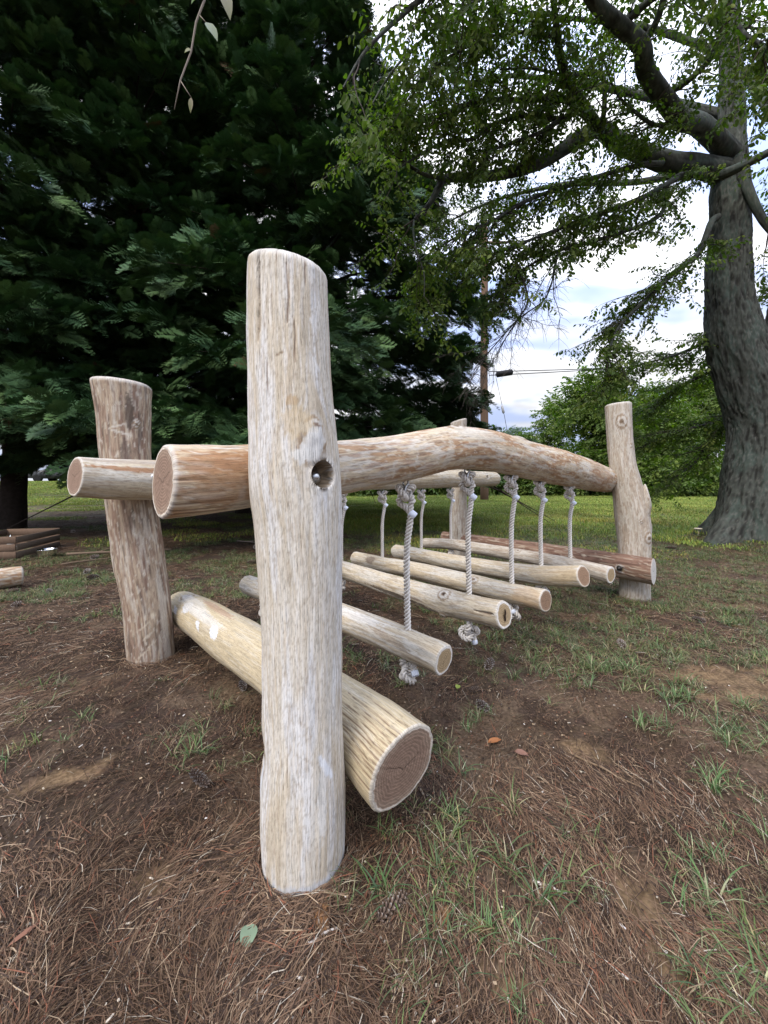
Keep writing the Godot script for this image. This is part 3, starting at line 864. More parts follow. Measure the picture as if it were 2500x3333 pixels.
func build_ground() -> void:
	var xs := axis_steps([[-320.0, -60.0, 40.0], [-60.0, -14.0, 3.0], [-14.0, -3.0, 0.22], [-3.0, 3.0, 0.035], [3.0, 14.0, 0.22], [14.0, 60.0, 3.0], [60.0, 320.0, 40.0]])
	var ds := axis_steps([[-300.0, -20.0, 60.0], [-20.0, 0.4, 1.2], [0.4, 3.6, 0.032], [3.6, 12.0, 0.14], [12.0, 40.0, 0.8], [40.0, 100.0, 6.0], [100.0, 420.0, 60.0]])
	var b := Buf.new()
	for d in ds:
		for x in xs:
			var fine := 0.0
			if absf(x) < 4.0 and d > 0.3 and d < 5.0:
				fine = 0.013 * N3(x * 9.0, 61.0, d * 9.0) + 0.007 * N3(x * 26.0, 63.0, d * 26.0)
			var n := N3(x * 2.2, 71.0, d * 2.2)
			var n2 := N3(x * 11.0, 73.0, d * 11.0)
			var c := Color(0.078, 0.052, 0.035).lerp(Color(0.140, 0.098, 0.063), ss(-0.3, 0.4, n + 0.5 * n2))
			c = c.lerp(Color(0.135, 0.10, 0.07), 0.6 * ss(0.0, 0.45, N3(x * 0.6, 77.0, d * 0.6)))
			var darker_soil := ss(-0.15, 0.15, N3(x * 1.7, 79.0, d * 1.7) + 0.5 * N3(x * 6.0, 79.5, d * 6.0) - 0.16 * clampf(x, -2.0, 2.0))  # weight of the darker soil tone, growing toward the left with noisy edges
			if d < 8.0: c = c.lerp(Color(0.046, 0.031, 0.023), 0.75 * darker_soil)
			if absf(x) < 5.0 and d < 5.0:
				var s := sandy(x, d)
				c = c.lerp(Color(0.22, 0.15, 0.085) * (0.9 + 0.7 * n2), s * 0.85)
				fine -= 0.006 * s
			var l := lawn(x, d)
			c = c.lerp(Color(0.075, 0.082, 0.032).lerp(Color(0.105, 0.115, 0.038), ss(-0.2, 0.3, n)), l * 0.8 * ss(4.0, 9.0, d))
			c.a = 1.0
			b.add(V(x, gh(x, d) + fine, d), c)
	var w := xs.size()
	for i in ds.size() - 1:
		for j in w - 1:
			b.quad(i * w + j, (i + 1) * w + j, (i + 1) * w + j + 1, i * w + j + 1)
	var g := top_mesh("ground", b.mesh(), M.ground)
	tag(g, "brown needle-strewn soil turning to lawn farther back", "ground", "", "structure")

# ---------------------------------------------------------------- needles and grass
func needle_color(r: RandomNumberGenerator) -> Color:
	var col := Color(0.105, 0.063, 0.040).lerp(Color(0.195, 0.124, 0.077), r.randf())
	var u := r.randf()
	if u < 0.06: col = Color(0.32, 0.235, 0.15)
	elif u < 0.38: col = Color(0.045, 0.029, 0.022)
	elif u < 0.41: col = Color(0.20, 0.085, 0.05)
	elif u < 0.43: col = Color(0.38, 0.33, 0.26)
	return col

func needle(b: Buf, r: RandomNumberGenerator, p: Vector3, an: float, wd: float) -> void:
	var ln := 0.022 + 0.105 * pow(r.randf(), 1.5)
	var bend := r.randfn(0.0, 0.45)
	var lift := r.randfn(0.0, 0.12)
	var col := needle_color(r)
	var prev := -1
	for k in 3:
		var s := k / 2.0
		var dir := Vector3(cos(an + bend * s), 0, sin(an + bend * s))
		var side := Vector3(-dir.z, 0, dir.x)
		var q := p + Vector3(cos(an + bend * s * 0.5), lift * s, sin(an + bend * s * 0.5)) * ln * (s - 0.5)
		q.y = maxf(q.y + 0.005 * sin(s * PI), p.y - 0.004)
		var ww := wd * (1.0 if k < 2 else 0.3)
		b.add(q - side * ww, col)
		b.add(q + side * ww + Vector3.UP * ww * 0.8, col)
		if prev >= 0: b.quad(prev, prev + 1, prev + 3, prev + 2)
		prev = b.v.size() - 2

func needle_patch(sd: int, count: int, half: float, wd: float) -> ArrayMesh:
	var r := rnd(sd)
	var b := Buf.new()
	for i in count:
		needle(b, r, Vector3(r.randf_range(-half, half), r.randf_range(0.002, 0.016), r.randf_range(-half, half)), r.randf() * TAU, wd * r.randf_range(0.6, 1.2))
	return b.mesh()

func grass_tuft(sd: int, blades: int, h: float, spread: float, wide: float, dry: float) -> ArrayMesh:
	var r := rnd(sd)
	var b := Buf.new()
	for i in blades:
		var an := r.randf() * TAU
		var base := Vector3(r.randfn(0.0, spread), -0.005, r.randfn(0.0, spread))
		var ln := h * r.randf_range(0.45, 1.15)
		var lean := r.randf_range(0.15, 1.15)
		var dir := Vector3(cos(an), 0, sin(an))
		var side := Vector3(-dir.z, 0, dir.x)
		var col := Color(0.075, 0.120, 0.052).lerp(Color(0.135, 0.185, 0.066), r.randf())
		if r.randf() < dry: col = Color(0.40, 0.36, 0.21).lerp(Color(0.21, 0.165, 0.10), r.randf())
		var prev := -1
		var p := base
		var up := 1.35 - 0.25 * lean
		for k in 5:
			var s := k / 4.0
			var w := wide * (1.0 - s * s * 0.92) * 0.5
			b.add(p - side * w, col)
			b.add(p + side * w, col)
			if prev >= 0: b.quad(prev, prev + 1, prev + 3, prev + 2)
			prev = b.v.size() - 2
			p += (dir * cos(up) + Vector3.UP * sin(up)) * ln / 4.0
			up -= lean * 0.55
			if p.y < 0.004: p.y = 0.004
	return b.mesh()

func turf_tile(sd: int, blades: int, rad: float) -> ArrayMesh:
	var r := rnd(sd)
	var b := Buf.new()
	for i in blades:
		var an := r.randf() * TAU
		var dir := Vector3(cos(an), 0, sin(an))
		var side := Vector3(-dir.z, 0, dir.x) * 0.0042
		var q := r.randf() * TAU
		var o := Vector3(cos(q), 0, sin(q)) * rad * pow(r.randf(), 0.62)
		var ln := r.randf_range(0.035, 0.10)
		var col := Color(0.085, 0.115, 0.045).lerp(Color(0.14, 0.175, 0.055), r.randf())
		if r.randf() < 0.24: col = Color(0.26, 0.22, 0.10).lerp(Color(0.14, 0.10, 0.05), r.randf())
		var m := o + Vector3.UP * ln * 0.65 + dir * ln * 0.22
		var i0 := b.add(o - side, col)
		b.add(o + side, col)
		b.add(m + side * 0.8, col)
		b.add(m - side * 0.8, col)
		b.add(m + Vector3.UP * ln * 0.12 + dir * ln * r.randf_range(0.3, 0.6), col)
		b.quad(i0, i0 + 1, i0 + 2, i0 + 3)
		b.tri(i0 + 3, i0 + 2, i0 + 4)
	return b.mesh()

func scatter(parent: Node3D, called: String, meshes: Array, m: Material, xf: Array, cols: Array) -> void:
	# split between the variants
	for i in meshes.size():
		var a := []
		var c := []
		for k in range(i, xf.size(), meshes.size()):
			a.append(xf[k])
			c.append(cols[k])
		copies(parent, called, meshes[i], m, a, c)

func clear_of_posts(x: float, d: float, by: float) -> bool:
	for q in [[-0.258, 1.24, 0.128], [-1.55, 2.59, 0.138], [2.567, 3.95, 0.138], [1.04, 5.32, 0.112]]:
		if Vector2(x - q[0], d - q[1]).length() < q[2] + by: return false
	return true

func build_litter() -> void:
	var r := rnd(77)
	# needles: each one laid singly near the camera, in patches farther off
	var root := Node3D.new()
	root.name = "pine_needles"
	add_child(root)
	tag(root, "brown fallen pine needles covering the soil", "needles", "", "stuff")
	var xf := []
	var cols := []
	var tries := 0
	var nb := Buf.new()
	var made := 0
	while made < 78000 and tries < 220000:
		tries += 1
		var d := 0.50 * exp(r.randf() * 2.15)
		var x := r.randf_range(-1.12, 1.12) * (d + 0.12)
		if r.randf() < sandy(x, d) * 0.80: continue
		if r.randf() < 0.30 * ss(0.0, 1.3, x - 0.2 * d): continue
		if r.randf() < ss(0.05, 0.4, N3(x * 2.3, 91.0, d * 2.3)) * 0.6: continue
		if not clear_of_posts(x, d, 0.01): continue
		var lay := 4.0 * N3(x * 1.1, 95.0, d * 1.1) + r.randfn(0.0, 0.65)
		needle(nb, r, V(x, gh(x, d) + r.randf_range(0.003, 0.019), d), lay, r.randf_range(0.00055, 0.00105))
		made += 1
	# litter heaped against the post feet
	for q in [[-0.258, 1.24, 0.134, 900], [-1.55, 2.59, 0.142, 500], [2.567, 3.95, 0.144, 350]]:
		for k in q[3]:
			var an := r.randf() * TAU
			var rr: float = q[2] + 0.004 + 0.05 * pow(r.randf(), 2.0)
			var x: float = q[0] + cos(an) * rr
			var d: float = q[1] + sin(an) * rr
			needle(nb, r, V(x, gh(x, d) + 0.004 + 0.024 * r.randf() * (1.0 - (rr - q[2]) / 0.055), d), -an + PI / 2.0 + r.randfn(0.0, 0.35), r.randf_range(0.0006, 0.0011))
	# broken bits of bark, scale and leaf
	for k in 34000:
		var d := 0.50 * exp(r.randf() * 2.2)
		var x := r.randf_range(-1.12, 1.12) * (d + 0.12)
		if not clear_of_posts(x, d, 0.004) or r.randf() < 0.6 * sandy(x, d): continue
		var sz := r.randf_range(0.0015, 0.0045) * (1.0 + 0.25 * d)
		var bs := Basis(Vector3.UP, r.randf() * TAU) * Basis(Vector3.RIGHT, r.randfn(0.0, 0.5))
		var col := needle_color(r) * r.randf_range(0.7, 1.2)
		var o := V(x, gh(x, d) + r.randf_range(0.004, 0.013), d)
		var i0 := nb.add(o + bs * Vector3(-sz, 0, -sz * 0.5), col)
		nb.add(o + bs * Vector3(sz * 0.8, 0, -sz * 0.6), col)
		nb.add(o + bs * Vector3(sz * 1.1, sz * 0.3, sz * 0.4), col)
		nb.add(o + bs * Vector3(-sz * 0.6, 0, sz * 0.7), col)
		nb.quad(i0, i0 + 1, i0 + 2, i0 + 3)
	part(root, "near_needles", nb.mesh(), M.needle).set_meta("kind", "stuff")
	var np := []
	for i in 4: np.append(needle_patch(100 + i, 460, 0.34, 0.0015))
	for i in 28:
		for j in 40:
			var d := 2.7 + i * 0.42 + r.randf_range(-0.2, 0.2)
			var x := (j - 19.5) * 0.56 + r.randf_range(-0.2, 0.2)
			if absf(x) > d * 1.1 + 0.3: continue
			if r.randf() < lawn(x, d) * ss(4.5, 8.0, d): continue
			if not clear_of_posts(x, d, 0.10): continue
			xf.append(Transform3D(Basis(Vector3.UP, r.randf() * TAU), V(x, gh(x, d) + 0.002, d)))
			var t := r.randf_range(0.8, 1.15)
			cols.append(Color(t, t, t))
	scatter(root, "needles", np, M.needle, xf, cols)
	# grass among the needles, then the lawn
	var gt := []
	for i in 3: gt.append(grass_tuft(200 + i, 16, 0.10, 0.024, 0.0028, 0.42))
	for i in 2: gt.append(grass_tuft(210 + i, 12, 0.14, 0.016, 0.0050, 0.25))
	var groot := Node3D.new()
	groot.name = "grass"
	add_child(groot)
	tag(groot, "patchy green grass growing through the needles", "grass", "", "stuff")
	xf = []
	cols = []
	tries = 0
	while xf.size() < 18000 and tries < 200000:
		tries += 1
		var d := 0.6 + 9.5 * pow(r.randf(), 0.8)
		var x := r.randf_range(-1.1, 1.12) * (d + 0.3)
		var l := lawn(x, d)
		if r.randf() > l * (0.50 + 0.8 * ss(1.2, 3.2, d)) + 0.008 * ss(-0.8, 0.8, x): continue
		if sandy(x, d) > 0.5 and r.randf() < 0.9: continue
		if not clear_of_posts(x, d, 0.012): continue
		var s := r.randf_range(0.40, 0.95)
		xf.append(Transform3D(Basis(Vector3.UP, r.randf() * TAU).scaled(Vector3(s * 1.15, s * 0.8, s * 1.15)), V(x, gh(x, d), d)))
		var t := r.randf_range(0.7, 1.15)
		cols.append(Color(t * r.randf_range(0.85, 1.15), t, t * r.randf_range(0.8, 1.2)))
	# the larger clumps near the camera
	for q in [[0.245, 1.018, 0.9], [0.26, 1.03, 0.7], [1.32, 1.51, 1.2], [1.36, 1.55, 1.1], [1.28, 1.50, 1.0], [1.40, 1.47, 1.0], [0.836, 1.039, 0.9], [0.95, 1.10, 1.2], [0.90, 1.06, 1.0], [0.254, 1.404, 0.8], [0.28, 1.38, 0.7], [0.42, 1.85, 1.0], [0.45, 1.92, 1.0], [0.50, 1.95, 1.0], [1.25, 1.85, 1.2], [1.30, 1.9, 1.2], [1.35, 1.86, 1.0], [1.30, 2.40, 1.3], [1.4, 2.42, 1.3], [1.5, 2.38, 1.3], [1.6, 2.42, 1.2], [1.05, 1.22, 0.9], [0.98, 1.24, 0.9], [0.62, 1.10, 0.6], [-0.60, 2.1, 0.9], [-0.66, 2.16, 0.9], [-0.42, 1.62, 0.6], [-0.31, 1.52, 0.5], [0.72, 0.95, 0.6], [0.35, 0.86, 0.7], [1.15, 1.03, 0.9], [0.18, 1.72, 0.5], [1.55, 1.75, 1.1], [1.62, 1.8, 1.0], [1.30, 1.28, 1.0], [1.22, 1.34, 0.9], [1.9, 2.0, 1.1], [1.35, 1.12, 1.0], [2.3, 2.9, 1.3], [2.5, 3.0, 1.3], [1.95, 2.55, 1.2], [1.1, 0.92, 0.8], [0.98, 0.86, 0.8], [0.55, 2.0, 0.9], [0.8, 2.35, 1.0], [0.9, 2.4, 1.0], [1.0, 2.3, 0.9], [2.9, 3.3, 1.2], [3.2, 3.5, 1.2]]:
		for k in 2:
			var x: float = q[0] + r.randfn(0.0, 0.025)
			var d: float = q[1] + r.randfn(0.0, 0.025)
			if not clear_of_posts(x, d, 0.012): continue
			var s: float = q[2] * r.randf_range(0.6, 0.95)
			xf.append(Transform3D(Basis(Vector3.UP, r.randf() * TAU).scaled(Vector3(s, s, s)), V(x, gh(x, d), d)))
			cols.append(Color(0.95, 1.1, 1.1))
	scatter(groot, "tufts", gt, M.grass, xf, cols)
	# lawn behind
	var lt := []
	for i in 4: lt.append(turf_tile(230 + i, 620, 0.62))
	var lroot := Node3D.new()
	lroot.name = "lawn_grass"
	add_child(lroot)
	tag(lroot, "mown green lawn behind the climbing frame", "lawn", "", "stuff")
	xf = []
	cols = []
	tries = 0
	for i in 34:
		for j in 84:
			var d := 6.6 + i * 0.74 + r.randf_range(-0.2, 0.2)
			var x := (j - 41.5) * 0.78 + r.randf_range(-0.2, 0.2)
			if absf(x) > d * 1.08 + 0.5: continue
			var l := lawn(x, d)
			if r.randf() > l * 1.1: continue
			var s := r.randf_range(0.9, 1.15)
			var hs := s * (0.75 + 0.5 * r.randf()) * (1.0 if l > 0.8 else 0.7)
			xf.append(Transform3D(Basis(Vector3.UP, r.randf() * TAU).scaled(Vector3(s, hs, s)), V(x, gh(x, d), d)))
			var t := r.randf_range(0.88, 1.1) * 1.75 * (0.95 + 0.45 * N3(x * 0.4, 81.0, d * 0.4)) 
			var g := ss(0.0, 0.4, N3(x * 0.3, 85.0, d * 0.3)) * ss(18.0, 10.0, d)
			cols.append(Color(t * (1.08 + 0.2 * g), t * (1.14 - 0.1 * g), t * 0.66))
	scatter(lroot, "turf", lt, M.grass, xf, cols)
	build_small_things(r)

func leaf_shape(b: Buf, o: Vector3, along: Vector3, nrm: Vector3, ln: float, wd: float, col: Color, curl := 0.2) -> void:
	# a pointed oval leaf, folded a little along its midrib
	var side := along.cross(nrm).normalized()
	var n2 := side.cross(along).normalized()
	var i0 := b.add(o, col)
	var prof := [[0.28, 0.85], [0.55, 1.0], [0.8, 0.62]]
	var mids := []
	for p in prof:
		var drop: float = -curl * ln * p[0] * p[0]
		var m: Vector3 = o + along * ln * p[0] + n2 * drop
		mids.append([b.add(m - side * wd * 0.5 * p[1] + n2 * wd * 0.16, col), b.add(m, col), b.add(m + side * wd * 0.5 * p[1] + n2 * wd * 0.16, col)])
	var tip := b.add(o + along * ln - n2 * curl * ln, col)
	b.tri(i0, mids[0][0], mids[0][1])
	b.tri(i0, mids[0][1], mids[0][2])
	for k in 2:
		b.quad(mids[k][0], mids[k + 1][0], mids[k + 1][1], mids[k][1])
		b.quad(mids[k][1], mids[k + 1][1], mids[k + 1][2], mids[k][2])
	b.tri(mids[2][0], tip, mids[2][1])
	b.tri(mids[2][1], tip, mids[2][2])

func pine_cone_meshes(sd: int, ln: float, rad: float) -> Array:
	var r := rnd(sd)
	var core := Buf.new()
	var prof := []
	for i in 9:
		var t := i / 8.0
		prof.append([rad * 0.42 * sqrt(maxf(sin(PI * clampf(t * 0.9 + 0.06, 0.0, 1.0)), 0.0)), ln * t])
	core.lathe(Vector3.ZERO, prof, 10)
	var b := Buf.new()
	var n := 78
	for i in n:
		var t := (i + 0.5) / n
		var a := i * 2.39996
		var pr := sqrt(sin(PI * clampf(t * 0.86 + 0.10, 0.0, 1.0)))
		var out := Vector3(cos(a), 0, sin(a))
		var side := Vector3(-sin(a), 0, cos(a))
		var o := out * rad * 0.34 * pr + Vector3.UP * ln * t * 0.96
		var dir := (out * 0.86 + Vector3.UP * 0.52).normalized()
		var w := rad * 0.42 * (0.55 + 0.45 * pr)
		var l := rad * 0.78 * pr * r.randf_range(0.85, 1.1)
		var base := Color(0.12, 0.085, 0.065) * r.randf_range(0.8, 1.2)
		var tipc := Color(0.36, 0.30, 0.26) * r.randf_range(0.7, 1.15)
		if r.randf() < 0.4: tipc = Color(0.52, 0.48, 0.45)
		var i0 := b.add(o - side * w * 0.3, base)
		var i1 := b.add(o + side * w * 0.3, base)
		var i2 := b.add(o + dir * l * 0.7 + side * w * 0.55, base)
		var i3 := b.add(o + dir * l * 0.7 - side * w * 0.55, base)
		var i4 := b.add(o + dir * l + out * l * 0.05, tipc)
		var i5 := b.add(o + dir * l * 0.8 + Vector3.UP * w * 0.25, tipc)
		b.quad(i0, i1, i2, i3)
		b.tri(i3, i2, i4)
		b.tri(i3, i5, i4)
		b.tri(i5, i2, i4)
		b.quad(i0, i1, i2, i5)
		b.tri(i0, i5, i3)
	return [core.mesh(), b.mesh(false)]

func build_small_things(r: RandomNumberGenerator) -> void:
	var kinds := [pine_cone_meshes(301, 0.125, 0.026), pine_cone_meshes(302, 0.105, 0.028), pine_cone_meshes(303, 0.135, 0.022)]
	var core_m := mat(Color(0.06, 0.04, 0.03), 0.9)
	# [x, d, kind, turn, size, label]
	var cones := [
		[-0.02, 1.05, 0, 2.2, 0.85, "dark open pine cone beside the foot of the front post"],
		[-0.78, 1.56, 2, 0.9, 1.0, "long grey pine cone lying on needles left of the front post"],
		[0.70, 2.50, 0, -0.5, 1.15, "large pine cone under the rope tail of the knot-holed log"],
		[0.48, 2.18, 1, 1.8, 0.6, "small dark pine cone in grass below the nearest swinging log"],
		[0.49, 2.06, 1, 0.5, 0.9, "pale pine cone in grass near the brown sawn cross log face"],
		[1.73, 2.84, 0, -0.3, 1.1, "pine cone lying alone on open ground right of the swinging logs"],
		[2.64, 3.31, 1, 0.4, 1.0, "small pine cone in front of the far right post"],
		[5.98, 7.0, 0, 0.2, 1.9, "pine cone against the root of the big bare-trunked tree"],
		[4.88, 6.7, 1, 1.0, 1.6, "pine cone on grass between the far right post and big tree"],
		[-3.86, 5.05, 0, 0.4, 1.4, "pale pine cone farther behind the short log, beside a second one"],
		[-3.62, 4.70, 1, 1.5, 1.4, "pale pine cone lying close to another left of the leaning post"],
		[-3.62, 4.16, 0, 0.8, 1.1, "pale pine cone just right of the short log on the ground"],
		[-3.98, 4.05, 1, 2.4, 1.1, "pine cone lying in front of the short log"],
		[-4.44, 6.0, 0, 0.1, 1.5, "pine cone on dark needles right of the metal bowl"],
		[-7.1, 8.77, 1, 0.9, 1.6, "pine cone on dark needles far behind the wooden crate"],
		[-0.83, 2.24, 0, 0.5, 0.9, "dark pine cone under the thick cross log"],
		[-3.50, 3.72, 0, 0.2, 1.0, "pine cone near the picture edge in front of the short log"],
		[-2.3, 6.9, 1, 0.3, 1.5, "pine cone on needles right of the leaning post, far back"],
		[-2.0, 5.6, 0, 1.9, 1.3, "pine cone behind the leaning post near thin grass"],
	]
	for c in cones:
		var t := thing("pine_cone", V(c[0], gh(c[0], c[1]) + 0.022 * c[4], c[1]), c[5], "pine cone", "pine cones scattered on the ground")
		t.basis = (Basis(Vector3.UP, c[3]) * Basis(Vector3.RIGHT, PI / 2.0 - 0.06)).scaled(Vector3.ONE * c[4])
		part(t, "core", kinds[c[2]][0], core_m)
		part(t, "scales", kinds[c[2]][1], M.plain)
	# fallen leaves
	var lm := mat(Color.WHITE, 0.7, true)
	var leaves := [
		[-0.355, 1.01, Color(0.15, 0.20, 0.13), 0.046, 0.0455, 0.4, "round pale green leaf lying in needles before the front post"],
		[0.505, 1.765, Color(0.27, 0.11, 0.045), 0.075, 0.030, 0.3, "orange dead leaf lying right of the brown sawn log face"],
		[0.60, 1.685, Color(0.19, 0.105, 0.075), 0.065, 0.032, -0.5, "dull pinkish brown dead leaf beside the orange leaf"],
		[0.42, 2.20, Color(0.22, 0.27, 0.06), 0.05, 0.03, 1.2, "yellow-green leaf under the nearest swinging log"],
		[-0.95, 1.02, Color(0.20, 0.10, 0.065), 0.07, 0.014, 1.0, "thin rusty dead leaf on needles near the lower left corner"],
	]
	for l in leaves:
		var b := Buf.new()
		if l[4] > 0.045:
			var mid0 := b.add(Vector3(0, 0.010, 0), l[2] * 0.92)
			for k in 21:
				var an := TAU * k / 20.0
				var rr := 1.0 + 0.10 * cos(an) - 0.05 * cos(2.0 * an) + 0.03 * sin(5.0 * an)
				b.add(Vector3(cos(an) * l[3] * 0.5 * rr, 0.013 + 0.006 * sin(an * 2.0 + 0.6), sin(an) * l[4] * 0.5 * rr), l[2])
				if k > 0: b.tri(mid0, mid0 + k, mid0 + k + 1)
		else: leaf_shape(b, Vector3(-l[3] * 0.5, 0.012, 0), Vector3(1, 0.02, 0), Vector3.UP, l[3], l[4], l[2], 0.12)
		b.tube([Vector3(-l[3] * 0.5, 0.012, 0), Vector3(-l[3] * 0.75, 0.006, 0.004)], [0.0009, 0.0007], 5, l[2] * 0.7)
		var o := top_mesh("fallen_leaf", b.mesh(), lm, V(l[0], gh(l[0], l[1]) + 0.010, l[1]))
		o.rotation = Vector3(0.12, l[5], 0.1)
		tag(o, l[6], "leaf", "single leaves fallen on the ground")
	# dead cypress sprigs
	var sprigs := [[0.215, 1.075, 0.5, "feathery orange dead sprig on needles right of the front post"], [0.13, 1.03, 1.2, "curled tan dead sprig next to the dark pine cone"], [-0.19, 1.10, 0.2, "small rusty dead sprig at the foot of the front post"]]
	for s in sprigs:
		var b := frond_buf(rnd(int(s[0] * 1000.0) + 500), 0.075, Color(0.23, 0.115, 0.05), 0.0)
		var o := top_mesh("dead_sprig", b.mesh(false), lm, V(s[0], gh(s[0], s[1]) + 0.013, s[1]))
		o.rotation = Vector3(0.0, s[2] * 2.0, 0.0)
		tag(o, s[3], "sprig", "dead cypress sprigs on the ground")
	# sticks
	var sticks := [
		[[0.80, 1.70], [1.00, 1.50], 0.005, Color(0.20, 0.14, 0.085), "straight brown stick lying on the bare soil patch"],
		[[0.44, 1.16], [0.53, 1.12], 0.005, Color(0.62, 0.56, 0.50), "short whitish peeled stick in the right foreground"],
		[[-0.20, 1.0], [-0.13, 1.04], 0.0045, Color(0.42, 0.38, 0.34), "short grey stick in needles before the front post"],
		[[-5.0, 6.1], [-3.6, 6.5], 0.022, Color(0.17, 0.125, 0.09), "long fallen branch on the ground behind the metal bowl"],
		[[-4.6, 5.5], [-3.9, 6.2], 0.012, Color(0.15, 0.11, 0.08), "thin fallen branch leaning over the longer branch"],
		[[-2.9, 7.6], [-1.8, 7.0], 0.014, Color(0.20, 0.16, 0.13), "thin fallen branch on needles behind the leaning post"],
	]
	for s in sticks:
		var a := V(s[0][0], gh(s[0][0], s[0][1]), s[0][1])
		var e := V(s[1][0], gh(s[1][0], s[1][1]), s[1][1])
		var mid := (a + e) * 0.5
		var b := Buf.new()
		var pts := []
		var rd := []
		for k in 9:
			var t := k / 8.0
			pts.append(a.lerp(e, t) - mid + Vector3(N3(t * 2.0, s[2] * 900.0, 1.0), 0.0, N3(t * 2.0, s[2] * 900.0, 5.0)) * s[2] * 3.0 + Vector3.UP * (s[2] * 1.6 + 0.004))
			rd.append(s[2] * (1.0 - 0.5 * t))
		b.tube(pts, rd, 8, s[3])
		var side := (e - a).cross(Vector3.UP).normalized()
		if s[2] > 0.01:
			b.tube([pts[4], pts[5] + side * 0.12 + Vector3.UP * 0.03, pts[6] + side * 0.25 + Vector3.UP * 0.02], [s[2] * 0.5, s[2] * 0.35, s[2] * 0.15], 6, s[3])
			b.tube([pts[2], pts[3] - side * 0.10 + Vector3.UP * 0.06, pts[4] - side * 0.2 + Vector3.UP * 0.05], [s[2] * 0.5, s[2] * 0.35, s[2] * 0.15], 6, s[3])
		var o := top_mesh("fallen_stick", b.mesh(), M.plain, mid)
		tag(o, s[4], "stick", "sticks lying on the ground")
	# chips and pebbles
	var cb := Buf.new()
	for i in 700:
		var d := 0.6 + 5.0 * pow(r.randf(), 1.6)
		var x := r.randf_range(-1.1, 1.1) * (d + 0.2)
		if not clear_of_posts(x, d, 0.02): continue
		var s := r.randf_range(0.0022, 0.0060)
		var col := Color(0.50, 0.42, 0.31).lerp(Color(0.62, 0.59, 0.55), r.randf())
		if r.randf() < 0.45: col = Color(0.22, 0.15, 0.10)
		var bs := Basis(Vector3.UP, r.randf() * TAU) * Basis(Vector3.RIGHT, r.randf_range(-0.4, 0.4))
		cb.box(V(x, gh(x, d) + 0.014, d), Vector3(s * r.randf_range(1.0, 3.2), s * 0.5, s), bs, s * 0.15, col)
	var ch := top_mesh("wood_chips", cb.mesh(false), M.plain)
	tag(ch, "pale wood chips and pebbles strewn on the soil", "wood chips", "", "stuff")

